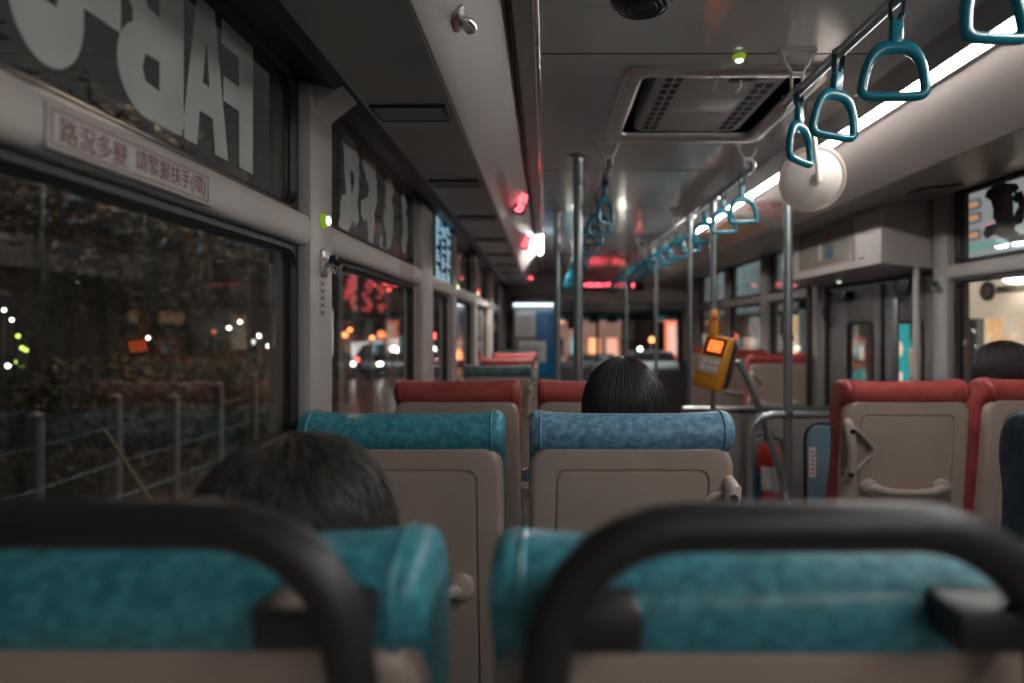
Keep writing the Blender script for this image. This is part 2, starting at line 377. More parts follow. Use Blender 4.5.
# end walls ---------------------------------------------------------------------
WX0, WX1, WZ0, WZ1 = -.50, 1.90, H(-.75), H(.24)
struct(MB().box(XL-.06, XR+.06, Y1, Y1+.06, FF, WZ0).box(XL-.06, XR+.06, Y1, Y1+.06, WZ1, H(.8)).box(XL-.06, WX0, Y1, Y1+.06, WZ0, WZ1).box(WX1, XR+.06, Y1, Y1+.06, WZ0, WZ1).build('wall_front', WALL, smooth=False))
struct(MB().box(XL-.06, XR+.06, Y0-.06, Y0, -.1, H(.8)).build('wall_rear', WALL, smooth=False))
fr = [[(p[0], y, p[1]) for p in rrect(WX0-.01+i, WX1+.01-i, WZ0-.01+i, WZ1+.01-i, r)] for i, r, y in ((0, .02, Y1+.05), (0, .02, Y1-.012), (.05, .09, Y1-.012), (.06, .08, Y1+.05), (0, .02, Y1+.05))]
ws = struct(MB().rings(fr, False, False).build('window_%d' % wi, RUBBER, ang=50))
MB().box(WX0, WX1, Y1+.02, Y1+.03, WZ0, WZ1).build('pane', GLASS, ws, smooth=False)
MB().box(WX0+.05, WX1-.05, Y1+.008, Y1+.014, H(.12), WZ1-.04).build('sun_band', VISOR, ws, smooth=False)
MB().box(.70, .74, Y1-.01, Y1+.018, WZ0, WZ1).build('mullion', RUBBER, ws, bevel=.004)
# dashboard shelf under the windscreen
struct(MB().prism([(8.15, FF), (8.15, H(-.55)), (8.25, H(-.50)), (Y1, H(-.45)), (Y1, FF)], XL, XR, 'x').build('trim_%d' % k, DARKWALL, bevel=.02)); k += 1
struct(MB().prism([(8.45, H(.30)), (8.69, H(.24)), (8.69, H(.75)), (8.38, H(.75)), (8.38, H(.36))], XL, XR, 'x').build('trim_%d' % k, DUCT, bevel=.01)); k += 1

# ================================================================ SEATS
SW = .43
def shell_y(z): return (1.0 - z) * .10          # recline: lower part sits further forward
def xf_recline():
    return Matrix(((1,0,0,0), (0,1,-.10,.10), (0,0,1,0), (0,0,0,1)))
REC = xf_recline()
def cushion_profile():
    ctl = [(.032,.46), (.030,.70), (.029,.90), (.027,.985), (.008,.999), (-.004,1.015), (-.006,1.040), (.006,1.063), (.032,1.076), (.065,1.077), (.098,1.068), (.124,1.044),
           (.136,1.005), (.134,.955), (.120,.90), (.112,.82), (.122,.70), (.140,.58), (.142,.50), (.125,.455), (.08,.44)]
    out = []; n = len(ctl)
    for i in range(n):                              # Catmull-Rom, two spans per control
        p0, p1, p2, p3 = (Vector(ctl[(i+j-1) % n]) for j in range(4))
        for t in (0, .5):
            out.append(.5*((2*p1) + (p2-p0)*t + (2*p0-5*p1+4*p2-p3)*t*t + (3*p1-p0-3*p2+p3)*t**3))
    return out
CP = cushion_profile()
def inset(poly, d):
    n = len(poly); area = sum(poly[i].x*poly[(i+1) % n].y - poly[(i+1) % n].x*poly[i].y for i in range(n)); sg = 1 if area > 0 else -1
    out = []
    for i in range(n):
        t = (poly[(i+1) % n] - poly[i-1]).normalized(); out.append(poly[i] + Vector((-t.y, t.x))*sg*d)
    return out
def cushion_mesh(w):
    r = .019; rings = []; hw = w/2
    def ring(x, d):
        rings.append([(x, p.x, p.y - .012*max(0, (p.y-.9)/.18)*(1-(2*x/w)**4)*.8) for p in inset(CP, d)])
    for a in (0, 18, 36, 54, 72, 90): ring(-hw + r - r*cos(radians(a)), r*(1-sin(radians(a))))
    for q in range(1, 10): ring(-hw + r + (w-2*r)*q/10, 0)
    for a in (90, 72, 54, 36, 18, 0): ring(hw - r + r*cos(radians(a)), r*(1-sin(radians(a))))
    return MB().rings(rings)
def shell_mesh(w):
    rings = []
    def ring(ins, y):
        pts = rrect(-w/2+ins, w/2-ins, .40+ins, 1.010-ins, max(.055-ins, .006) if ins < .05 else .024, 7)
        rings.append([(p[0]*(1+.05*max(0, .8-p[1])), y, p[1]) for p in pts])
    for ins, y in ((.006,.036), (0,.032), (0,.014), (.003,.006), (.010,.001), (.016,0), (.052,0), (.0535,.0045), (.0575,.0045), (.059,0), (.075,-.001)): ring(ins, y)
    return MB().rings(rings)
def boolean_cut(o, cutter):
    md = o.modifiers.new('cut', 'BOOLEAN'); md.object = cutter; md.operation = 'DIFFERENCE'; md.solver = 'EXACT'
    dg = bpy.context.evaluated_depsgraph_get(); me = bpy.data.meshes.new_from_object(o.evaluated_get(dg))
    o.modifiers.clear(); old = o.data; o.data = me; me.name = o.name; bpy.data.meshes.remove(old); bpy.data.objects.remove(cutter)
def make_seat(name, label, vinyl, aisle=0, bar=False, w=SW, group=None):
    """aisle: side (-1/+1) that faces the gangway, 0 for a window seat."""
    t = thing(name, label, 'seat', group=group)
    cu = cushion_mesh(w).build('back_cushion', vinyl, t, xf=REC, ang=60)
    for s in (-1, 1):                               # piping along the sewn edge of the bolster
        pr = inset(CP, -.0005)
        x = s*(w/2-.024)
        MB().tube([(x, p.x, p.y - .012*max(0, (p.y-.9)/.18)*(1-(2*x/w)**4)*.8) for p in pr], .0026, 6, closed=True).build('piping', vinyl, cu, xf=REC)
    sh = shell_mesh(w-.002).build('back_shell', SHELL, t, xf=REC, ang=50)
    if aisle:
        s = aisle
        tri = [(s*(w/2+.03), .95-.045), (s*(w/2-.045), .895), (s*(w/2-.10), .842), (s*(w/2-.095), .828), (s*(w/2-.055), .79), (s*(w/2+.03), .735)]
        cut = MB().prism(tri, -.03, .024).build('cutter', SHELL, None, smooth=False, xf=REC)
        boolean_cut(sh, cut)
        # raised lip round the pocket and the hand hold that bridges it
        MB().tube([(s*(w/2-.012), .002, .915), (s*(w/2-.048), -.003, .902), (s*(w/2-.106), -.004, .842), (s*(w/2-.101), -.004, .824), (s*(w/2-.06), -.003, .78), (s*(w/2-.012), .002, .735)], .0065, 8).build('pocket_lip', SHELLD, t, xf=REC)
        hp = [(s*(w/2-.014), .010, .935), (s*(w/2-.008), -.014, .92), (s*(w/2-.012), -.024, .88), (s*(w/2-.020), -.026, .83), (s*(w/2-.020), -.024, .78), (s*(w/2-.016), -.014, .74), (s*(w/2-.016), .010, .725)]
        g = MB().tube(hp, [.014,.017,.0155,.0145,.0155,.017,.014], 12).build('side_hand_hold', SHELLD, t, xf=REC)
        for z in (.905, .755): MB().lathe([(.009, 0), (.009, .004), (.004, .005), (0, .002)], (s*(w/2-.012), -.034, z), (0,-1,0), 12).build('screw_recess', RUBBER, g, xf=REC)
    hz = .705
    hb = MB()
    for s in (-1, 1): hb.lathe([(.030, 0), (.030, .012), (.026, .021), (.012, .028)], (s*.125, .0, hz), (0,-1,0), 18)
    hb.tube([(-.125, -.012, hz), (-.105, -.026, hz), (-.085, -.036, hz-.006), (-.04, -.040, hz-.010), (0, -.041, hz-.011), (.04, -.040, hz-.010), (.085, -.036, hz-.006), (.105, -.026, hz), (.125, -.012, hz)],
            [.018,.017,.0145,.0135,.0135,.0135,.0145,.017,.018], 12)
    hb.build('back_handle', SHELLD, t, xf=REC)
    # squab and pedestal
    sq = MB(); prof = [(.16,.30), (.15,.33), (.155,.375), (.20,.392), (.35,.385), (.50,.392), (.545,.375), (.555,.33), (.53,.295)]
    pv = [Vector(p) for p in prof]
    sq.rings([[(x, p.x, p.y) for p in inset(pv, d)] for x, d in ((-w/2+.005, .02), (-w/2+.012, .006), (-w/2+.03, 0), (w/2-.03, 0), (w/2-.012, .006), (w/2-.005, .02))])
    sq.build('seat_cushion', vinyl, t, ang=60)
    MB().box(-w/2+.02, w/2-.02, .15, .52, .25, .296).build('seat_pan', SHELLD, t, bevel=.01)
    for x in (-.13, .13):
        MB().box(x-.02, x+.02, 0.22, .27, .035, .26).box(x-.025, x+.025, .16, .46, .012, .035).build('leg', STEEL, t, bevel=.004)
    if bar:
        r = .017; pts = []
        def arc(cx, cz, a0, a1, rad, n=7):
            for q in range(n+1):
                a = radians(a0+(a1-a0)*q/n); z = cz+rad*sin(a); pts.append((cx+rad*cos(a), -.040, z))
        R = .095; hw = .172; zt = 1.108
        pts.append((-hw-.006, -.034, .955)); pts.append((-hw-.003, -.038, .99))
        arc(-hw+R, zt-R, 180, 90, R); arc(hw-R, zt-R, 90, 0, R)
        pts.append((hw+.003, -.038, .99)); pts.append((hw+.006, -.034, .955))
        g = MB().tube(pts, r, 16).build('grab_bar', SOFTB, t)
        for s in (-1, 1):
            MB().box(s*(hw+.012), s*(hw-.066), -.045, .012, 1.022, 1.052).build('bar_mount', BLACKP, g, bevel=.006)
    return t
P_ = .825
ROWS = (.46, .46+P_, .46+2*P_)
XW, XA = -.305, .185                        # window and gangway seat of the left block
XA2, XW2 = 1.235, 1.722                     # the same on the right
seat = make_seat('bus_seat', 'teal vinyl seat with black grab bar, beside the big side window', BLUEV, 0, True, group='seats with black grab bars')
seat.location = (XW, ROWS[0], .010)
seat = make_seat('bus_seat', 'teal vinyl seat with black grab bar, next to the gangway', BLUEV, 1, True, group='seats with black grab bars')
seat.location = (.172, ROWS[0], .008)
tw = make_seat('bus_seat', 'teal seat with plain taupe back, in front of the dark-haired man', BLUEV, 0)
tw.location = (XW, ROWS[1], 0)
ta = make_seat('bus_seat', 'steel blue seat whose bolster the dark hair of a girl rises above', DENIM, 1)
ta.location = (.179, ROWS[1], 0)
rw = make_seat('bus_seat', 'red-topped window seat just ahead of the plain-backed teal one', REDV, 0)
rw.location = (XW, ROWS[2], 0)
ra = make_seat('bus_seat', 'red-topped seat half hidden behind the head of the girl', REDV, 1)
ra.location = (XA, ROWS[2], 0)
for (y, v, lab) in ((3.92, DUSKV, 'single grey-blue seat against the left windows, first past the step'), (4.90, REDV, 'single red seat against the left windows, second past the step'),
                    (6.04, REDV, 'single red seat against the left windows, third past the step'), (6.94, DUSKV, 'single grey-blue seat nearest the driver partition')):
    s_ = make_seat('bus_seat', lab, v, 1); s_.location = (XW, y, -.053)
rr_a = make_seat('bus_seat', 'red seat with taupe back handle on the far side of the gangway', REDV, -1); rr_a.location = (XA2, ROWS[2], 0)
rr_w = make_seat('bus_seat', 'red window seat with a passenger\'s black hair just above it', REDV, 0); rr_w.location = (XW2, ROWS[2], 0.006)
nb = make_seat('bus_seat', 'dark navy seat cut off by the right edge, behind the red seats', NAVYV, -1); nb.location = (1.245, ROWS[1], 0)
for (y, x, lab) in ((4.50, 1.70, 'red seat beyond the folding door, closest to that door'), (5.40, 1.70, 'red seat beyond the folding door, second from that door'), (6.35, 1.70, 'red seat beyond the folding door, third from that door')):
    s_ = make_seat('bus_seat', lab, REDV, -1); s_.location = (x, y, 0)
# plinths that carry the front seats
struct(MB().box(XL, XW+.24, 3.9, 7.65, FF, -.053).build('trim_%d' % k, DARKWALL, bevel=.01)); k += 1
struct(MB().box(1.45, XR, 4.45, 7.1, FF, 0).build('trim_%d' % k, DARKWALL, bevel=.01)); k += 1

# ================================================================ CEILING FITTINGS
# roof hatch
h = thing('roof_hatch', 'rectangular ventilation hatch with silver frame set in the ceiling', 'roof hatch', (.535, 2.115, CEIL))
fr = []
for i, z, r in ((.0, .002, .05), (.0, -.012, .05), (.012, -.020, .045), (.044, -.020, .04), (.058, -.008, .03), (.060, .004, .03)):
    fr.append([(p[0], p[1], z) for p in rrect(-.305+i, .305-i, -.345+i, .345-i, r)])
MB().rings(fr + [fr[0]], False, False).build('frame', ALU, h, ang=50)
MB().box(-.27, .27, -.31, .31, .085, .09).box(-.27, -.264, -.31, .31, .0, .09).box(.264, .27, -.31, .31, .0, .09).box(-.27, .27, -.31, -.304, .0, .09).box(-.27, .27, .304, .31, .0, .09).build('well', RUBBER, h, smooth=False)
pn = MB().rings([[(p[0], p[1], z) for p in rrect(-.20+i, .20-i, -.27+i, .27-i, .03)] for i, z in ((0, .085), (0, .012), (.008, .004), (.02, .004))]).build('inner_panel', GREYP, h, ang=50)
for s in (-1, 1):
    b = MB()
    for c in range(2):
        for q in range(10):
            y = -.23 + q*.05; x = s*(.130+c*.030)
            b.box(x-.010, x+.010, y-.015, y+.015, .0015, .012)
    b.build('vent_grille', RUBBER, pn, smooth=False)
MB().box(-.105, .105, -.07, .06, .0025, .006).build('notice_strip', LIGHTP, pn, bevel=.001)
MB().tube([(-.02, -.24, .004), (-.02, -.24, -.02), (-.02, -.21, -.024)], .004, 6).tube([(.05, -.25, .004), (.05, -.25, -.024), (.05, -.215, -.028)], .004, 6).build('latch', LIGHTP, pn)
MB().box(.02, .16, -.265, -.225, -.006, .006).build('handle', BLACKP, pn, bevel=.004)
# dome speaker
d = thing('dome_speaker', 'round black dome fitting on the ceiling, cut off by the top edge', 'speaker', (.215, 1.385, CEIL))
MB().lathe([(.072, .002), (.074, -.008), (.070, -.022), (.055, -.032), (.03, -.038), (0, -.040)], seg=28).build('housing', BLACKP, d)
g = MB()
for q in range(4): g.tube([((.02+.012*q)*cos(a), (.02+.012*q)*sin(a), -.0395+.0005*q*q) for a in [2*pi*i/24 for i in range(24)]], .0022, 6, closed=True)
g.build('grille_ring', BLACKP, d)
# light strip along the right duct
L = thing('light_strip', 'long white ceiling light strip above the right-hand side of the bus', 'ceiling light', (1.052, 0, H(.682)))
prof = [(-.012, .014), (-.012, .004), (-.006, -.006), (.002, -.009), (.009, -.005), (.013, .004), (.013, .014)]
for q in range(5):
    a = Y0+.05+q*1.5
    MB().prism(prof, a, a+1.494).build('diffuser', LAMPW, L, ang=60)
MB().prism([(-.02, .022), (-.016, .013), (.024, .011), (.03, .022)], Y0+.02, 7.55).build('housing', GREYP, L)
F = thing('ceiling_tube_light', 'short bright lamp beside the left duct near the front', 'ceiling light', (-.055, 5.45, H(.742)))
MB().prism([(-.012, 0), (-.012, -.012), (-.006, -.018), (.006, -.018), (.012, -.012), (.012, 0)], -.55, .55).build('diffuser', LAMPF, F, ang=60)
for s in (-1, 1): MB().box(-.014, .014, s*.55, s*.57, -.02, 0).build('end_cap', GREYP, F, bevel=.004)

# grab rails with ceiling brackets
def rail(label, x, y0, y1, hh, brk):
    r = thing('grab_rail', label, 'grab rail', (x, 0, H(hh)))
    MB().tube([(0, y0, .02), (0, y0, 0), (0, y1, 0), (0, y1, .02)], .0125, 12).build('tube', STEEL, r)
    for y in brk:
        b = MB(); dz = .755-hh
        b.box(-.05, .05, y-.014, y+.014, dz-.006, dz)
        for s in (-1, 1): b.tube([(s*.04, y, dz-.004), (s*.034, y, dz-.03), (s*.016, y, dz-.06), (s*.014, y, .004)], .0045, 8)
        b.box(-.016, .016, y-.008, y+.008, dz-.066, dz-.060)
        b.tube([(0, y-.016, 0), (0, y+.016, 0)], .0165, 12)
        b.build('bracket', LIGHTP, r)
    return r
RX1, RX2, RXL, RH = .68, .82, .25, .64
rail('near grab rail overhead carrying the four largest teal hand straps', RX1, -.3, 1.76, RH, (-.1, 1.68))
rail('long grab rail right of the gangway with a row of teal straps', RX2, 2.46, 8.1, RH, (2.52, 3.9, 5.3, 6.7, 8.0))
rail('grab rail left of the gangway with straps bunched in perspective', RXL, 2.42, 8.0, RH, (2.50, 3.9, 5.3, 6.7, 7.9))

def make_strap():
    t = thing('hand_strap', 'x', 'hand strap')
    lp = MB()
    w = .0085; pth = [(-.013, -.034), (-.0155, -.008), (-.013, .009), (0, .0165), (.013, .009), (.0155, -.008), (.013, -.034)]
    # webbing looped over the rail and drawn together at the sleeve
    for a0, sgn in ((0, 1),):
        outer = [(p[0]*1.12, p[1]*1.08) for p in pth]
        rings = []
        for p, o in zip(pth, outer): rings.append([(p[0]*.75, -w, p[1]), (o[0]*.75, -w, o[1]), (o[0]*.75, w, o[1]), (p[0]*.75, w, p[1])])
        lp.rings(rings)
    lp.tube([(-.010, 0, -.03), (-.006, 0, -.045), (-.004, 0, -.06)], .006, 8).tube([(.010, 0, -.03), (.006, 0, -.045), (.004, 0, -.06)], .006, 8)
    lp.build('webbing', TEALW, t)
    MB().rings([[(p[0], p[1], z) for p in rrect(-a, a, -b, b, .005, 3)] for z, a, b in ((-.045, .009, .006), (-.048, .0125, .009), (-.081, .0125, .009), (-.089, .010, .008), (-.097, .008, .007))]).build('sleeve', TEALP, t)
    # closed rounded-triangle grip
    cx = [(x_*.98, z_+.016) for x_, z_ in ((0, -.112), (.020, -.114), (.036, -.124), (.047, -.142), (.054, -.165), (.0575, -.188), (.0575, -.199), (.050, -.207), (.03, -.2085), (0, -.209))]
    full = cx + [(-x, z) for x, z in reversed(cx[1:-1])]
    n = len(full); sm = []
    for i in range(n):
        p0, p1, p2, p3 = (Vector(full[(i+j-1) % n]) for j in range(4))
        for tt in (0, .33, .67): sm.append(.5*((2*p1)+(p2-p0)*tt+(2*p0-5*p1+4*p2-p3)*tt*tt+(3*p1-p0-3*p2+p3)*tt**3))
    rings = []
    m = len(sm)
    for i in range(m):
        p = sm[i]; tn = (sm[(i+1) % m]-sm[i-1]).normalized(); nn = Vector((-tn.y, tn.x))
        a = .0092 + .005*max(0, 1-abs(p.y+.096)/.03)              # thicker crown at the top
        rings.append([(p.x+nn.x*a*cos(q), .0095*sin(q), p.y+nn.y*a*cos(q)) for q in [2*pi*j/10 for j in range(10)]])
    rings.append(rings[0])
    MB().rings(rings, False, False).build('grip', TEALP, t, ang=70)
    return t
strap = make_strap()
near = [(.957, 14, 'teal strap cut off by the top edge of the picture'), (1.20, -10, 'largest fully visible teal strap, hanging in front of the light strip'),
        (1.44, 16, 'teal strap between the largest one and the pole-top one'), (1.67, 40, 'teal strap turned edge-on above the slim grey pole, beside the hatch')]
for i, (y, a, lab) in enumerate(near):
    o = strap if i == 0 else copy_tree(strap)
    o.location = (RX1, y, H(RH)); o.rotation_euler = (radians(random.uniform(-3, 3)), radians([-4, 3, 4, 2][i]), radians(a)); o['label'] = lab; o['group'] = 'hand straps on the near rail'
rg = random.Random(3)
ys = [2.60, 2.87, 3.2, 3.57, 3.9, 4.22, 4.56, 4.9, 5.24, 5.6, 5.95, 6.3, 6.65, 7.0, 7.35, 7.7]
for i, y in enumerate(ys):
    dup(strap, (RX2, y, H(RH)), 'teal hand strap, %s from the rear on the long right-hand rail' % ORD[i], 'hand straps on the long right rail', (0, radians(rg.uniform(-4, 4)), radians(rg.uniform(-25, 25))))
for i, y in enumerate([2.62, 2.95, 3.3, 3.65, 4.0, 4.4, 4.8, 5.2, 5.6, 6.0, 6.4, 6.8, 7.2, 7.6]):
    dup(strap, (RXL, y, H(RH)), 'teal hand strap, %s from the rear on the left-hand rail' % ORD[i], 'hand straps on the left rail', (0, radians(rg.uniform(-4, 4)), radians([48, 20, -15, 30][i % 4] + rg.uniform(-8, 8))))

# poles
def pole(label, x, y, z0, z1, r=.017, clamps=()):
    t = thing('grab_pole', label, 'grab pole', (x, y, z0))
    MB().tube([(0, 0, 0), (0, 0, z1-z0)], r, 14).build('tube', POLEM, t)
    MB().lathe([(r+.02, 0), (r+.02, .006), (r+.004, .014), (r+.002, .03)], (0, 0, 0)).build('base_flange', STEEL, t)
    MB().lathe([(r+.002, -.03), (r+.004, -.014), (r+.02, -.006), (r+.02, 0)], (0, 0, z1-z0)).build('ceiling_flange', STEEL, t)
    for z in clamps: MB().lathe([(r, -.014), (r+.005, -.012), (r+.005, .012), (r, .014)], (0, 0, z-z0), seg=14).build('clamp', STEEL, t)
    return t
pole('dark grab pole rising to the ceiling just left of the girl\'s head', .139, 2.69, 0, CEIL, .0205)
pole('grab pole beside the blue notice board at the front', .073, 4.0, FF, CEIL, .020)
pole('slim pole in front of the round white mirror', 1.062, 2.722, 0, H(.708), .0195, (H(-.04), H(-.376)))
pole('pole carrying the yellow card reader and the small amber bell box', RX2, 3.04, FF, H(RH), .0135)
pole('pole just left of the yellow card reader', RX2, 3.53, FF, H(RH), .0135)
pole('grab pole third from the rear under the long strap rail', RX2, 4.62, FF, H(RH), .0135)
pole('grab pole nearest the windscreen under the long strap rail', RX2, 6.3, FF, H(RH), .0135)

# round convex mirror, seen from its cream back
mr = thing('convex_mirror', 'round cream-backed convex mirror hanging from the right ceiling', 'mirror', (.901, 2.10, H(.508)))
ax = Vector((-.10, -1, -.28)).normalized()
MB().lathe([(.010, .046), (.022, .045), (.05, .038), (.085, .018), (.100, .006), (.104, .004)], axis=ax, seg=40).build('back_dish', CREAM, mr)
MB().lathe([(.103, .010), (.110, .006), (.111, -.002), (.106, -.006), (.102, -.004), (.102, .004), (.103, .010)], axis=ax, seg=40).build('rim', mat('rim_plastic', (.62, .50, .44), .4), mr)
MB().lathe([(.104, -.003), (.08, -.014), (.05, -.022), (.02, -.026), (0, -.0265)], axis=ax, seg=40).build('mirror_face', mat('mirror_silver', (.85,.86,.86), .03, 1.0), mr)
c0 = ax*.05
MB().tube([c0-ax*.01, c0+ax*.014, c0+ax*.02+Vector((-.004, .0, .05)), (-.025, c0.y-.01, .16), (-.03, c0.y-.01, .24)], .008, 10).lathe([(.020, 0), (.020, .008), (.010, .016)], c0-ax*.008, ax, 16).build('stem', CREAM, mr)

# bell buttons with a lime ring
def bell(label, loc, rot, group='lime bell buttons'):
    t = thing('bell_button', label, 'bell button', loc, rot=rot, group=group)
    MB().lathe([(.018, 0), (.018, .006), (.015, .012), (.012, .013)], seg=20).build('lime_ring', GREENGL, t)
    MB().lathe([(.0112, .012), (.0112, .016), (.008, .019), (0, .020)], seg=16).build('push_cap', GREENW, t)
    return t
bell('lime bell button on the pillar next to the big window', (XL+.033, 1.46, H(.255)), (0, pi/2, 0))
bell('lime bell button on the ceiling beside the roof hatch', (.533, 1.71, CEIL), (pi, 0, 0))
bell('lime bell button on the second pillar along the left windows', (XL+.033, 3.605, H(.245)), (0, pi/2, 0))
bell('lime bell button on the third pillar along the left windows', (XL+.033, 4.70, H(.265)), (0, pi/2, 0))
bell('lime bell button glowing under the folding-door cover', (1.90, 4.02, H(.318)), (pi, 0, 0))
# swivel fittings: chrome plate with a dark blue knob
def fitting(label, loc, M, group='chrome swivel fittings'):
    t = thing('swivel_fitting', label, 'wall fitting', loc, group=group); t.rotation_euler = M.to_euler()
    MB().rings([[(p[0], p[1], z) for p in rrect(-.020+i, .020-i, -.034+i, .034-i, .014)] for z, i in ((0, 0), (.005, 0), (.008, .004))]).build('plate', ALU, t)
    b = MB().tube([(0, 0, .006), (0, .0, .022), (.002, -.006, .03)], .010, 10).build('swivel_arm', CHROME, t)
    MB().lathe([(.015, 0), (.016, .006), (.014, .014), (.006, .018)], (.002, -.006, .026), (0, -.5, .8), 16).build('nozzle', CHROME, t)
    MB().box(-.011, .011, .004, .018, .018, .034).build('blue_cap', mat('dark_blue_plastic', (.01, .035, .06), .3), t, bevel=.003)
fitting('chrome and blue fitting below the lime button on the first pillar', (XL+.033, 1.465, H(.155)), M3((0,-1,0), (0,0,1), (-1,0,0), (0,0,0)).to_3x3() @ Matrix.Rotation(pi, 3, 'Y'))
nrm = Vector((.19, 0, -.137)).normalized(); ey = Vector((0, 1, 0)); ex = ey.cross(nrm)
fitting('chrome and blue fitting on the sloping duct at the top', (-.178, 1.26, H(.632)), Matrix((ex, ey, nrm)).transposed())
fitting('chrome and blue fitting on the pillar between door and right window', (XR-.033, 3.065, H(.215)), M3((0,1,0), (0,0,1), (1,0,0), (0,0,0)).to_3x3() @ Matrix.Rotation(pi, 3, 'Y'))
def small_sticker(label, x, s, y0, y1, z0, z1, group=None):
    t = thing('sticker', label, 'sticker', (x, (y0+y1)/2, (z0+z1)/2), group=group)
    a, b = (y1-y0)/2, (z1-z0)/2
    MB().box(0, s*.001, -a, a, -b, b).build('film', STICK, t, smooth=False)
    m = MB()
    for q in range(5): m.box(s*.001, s*.0015, -a*.6, a*.6, -b+(q+.25)*b*2/5, -b+(q+.75)*b*2/5)
    m.build('print', mat('brown_ink', (.22, .12, .11), .5), t, smooth=False)
small_sticker('narrow printed sticker on the first left pillar', XL+.033, 1, 1.445, 1.475, H(.03), H(.115))
small_sticker('narrow printed sticker on the pillar beside the right window', XR-.033, -1, 3.05, 3.08, H(.07), H(.16))
# warning sticker on the mid rail
t = thing('warning_sticker', 'long white warning sticker with dark red lettering under the lettered glass', 'sticker', (XL+.031, .815, H(.2175)))
L2, H2 = .160, .0245
MB().box(-.002, .0012, -L2, L2, -H2, H2).build('film', STICK, t, bevel=.0004)
b = MB()
for y0, y1, z0, z1 in ((-L2+.006, L2-.006, H2-.0065, H2-.005), (-L2+.006, L2-.006, -H2+.005, -H2+.0065), (-L2+.006, -L2+.0075, -H2+.005, H2-.005), (L2-.0075, L2-.006, -H2+.005, H2-.005)): b.box(.0012, .0017, y0, y1, z0, z1)
b.build('border', INKRED, t, smooth=False)
X3 = lambda y: M3((0,1,0), (0,0,1), (1,0,0), (.0018, y, -H2*.62))
text_mesh('lettering', '路況多變', INKRED, t, .108, H2*1.2, bold=.0, xf=X3(-L2+.018))
text_mesh('lettering', '請緊握扶手(環)', INKRED, t, .162, H2*1.26, bold=.0, xf=X3(-L2+.143))
small_sticker('pale sticker with faint print on the mid rail under the brush characters', XL+.030, 1, 2.17, 2.55, H(.197), H(.250))

# air vents along the duct underside
def make_vent():
    t = thing('air_vent', 'x', 'air vent')
    MB().box(-.095, .095, -.055, -.045, -.008, .0).box(-.095, .095, .045, .055, -.008, 0).box(-.095, -.085, -.055, .055, -.008, 0).box(.085, .095, -.055, .055, -.008, 0).build('frame', BLACKP, t, bevel=.002)
    b = MB().box(-.086, .086, -.046, .046, -.002, .0)
    b.build('slot', RUBBER, t, smooth=False)
    s = MB()
    for q in range(4): s.prism([(-.04+q*.022, -.002), (-.03+q*.022, -.009), (-.0285+q*.022, -.008), (-.0385+q*.022, -.001)], -.085, .085, 'x')
    s.build('louvre', DUCTDARK, t, smooth=False)
    return t
v = make_vent()
for i, y in enumerate((1.59, 2.36, 3.10, 3.86, 4.62, 5.38, 6.14, 6.9)):
    o = v if i == 0 else copy_tree(v); o.location = (-.345, y, H(.556)); o['group'] = 'vents under the left duct'
    o['label'] = 'dark slotted air vent, %s from the rear under the left duct' % ORD[i]
tv = dup(v, (1.74, 2.78, H(.6305)), 'dark slotted air vent above the right rear window', 'vents under the right duct', (0, -.118, 0))

# red LED signs
def led_glyph(b, x0, z0, w, hgt, rgn, y, cols=7, rows=8, fill=.55):
    cw, ch = w/cols, hgt/rows
    for c in range(cols):
        for r in range(rows):
            if rgn.random() < fill: b.box(x0+c*cw+cw*.12, x0+(c+.88)*cw, y, y+.002, z0+r*ch+ch*.12, z0+(r+.88)*ch)
def slope_frame(y, tpar, off=0):
    p = Vector((-.23+.137*tpar, y, H(.56+.19*tpar))); return p
def led_box(label, y, tpar, w, hgt, seed, n=2):
    p = slope_frame(y, tpar)
    t = thing('led_sign', label, 'LED sign', p + nrm*.02); ang = radians(58)
    # box standing off the slope, its face turned towards the rear
    MB().box(-w/2, w/2, 0, .05, -hgt/2, hgt/2).build('housing', BLACKP, t, bevel=.004)
    b = MB(); r_ = random.Random(seed)
    for q in range(n): led_glyph(b, -w*.42, -hgt*.44 + q*hgt*.46, w*.84, hgt*.40, r_, -.004, 6, 6, .62)
    b.build('red_digits', LEDRED, t, smooth=False)
    t.rotation_euler = (0, radians(20), 0)
led_box('small red LED sign on the sloping left duct, nearer one', 3.25, .60, .062, .115, 5)
led_box('small red LED sign on the sloping left duct beside the bright lamp', 4.6, .50, .055, .10, 9)
led_box('small red LED sign low on the left duct by the front wall', 7.2, .3, .06, .06, 12, 1)
t = thing('led_sign', 'wide red scrolling LED sign above the windscreen', 'LED sign', (.88, 8.36, H(.60)))
MB().box(-.44, .44, 0, .06, -.085, .06).build('housing', BLACKP, t, bevel=.008)
b = MB(); r_ = random.Random(4)
for q in range(7): led_glyph(b, -.36+q*.078, -.030, .070, .050, r_, -.003, 8, 6, .6)
led_glyph(b, .27, -.03, .04, .045, r_, -.003, 4, 4, .9)
b.build('red_dots', LEDRED, t, smooth=False)
# route display hung inside the side window
t = thing('route_display', 'bright bluish route display panel hung in the left window', 'display', (XL+.012, 3.31, H(.445)))
MB().box(-.012, .004, -.27, .27, -.20, .14).build('casing', BLACKP, t, bevel=.004)
b = MB(); r_ = random.Random(8)
m = mat('display_light', (.5, .75, .9), .4, emit=.13, ecol=(.34, .64, .82))
for c in range(3):
    b.box(.004, .006, -.25+c*.17, -.25+c*.17+.008, -.19, .13)
    for q in range(15):
        z = -.185+q*.0205
        if r_.random() < .8: b.box(.004, .006, -.235+c*.17, -.235+c*.17+r_.uniform(.05, .135), z, z+.014)
b.build('lit_rows', m, t, smooth=False)

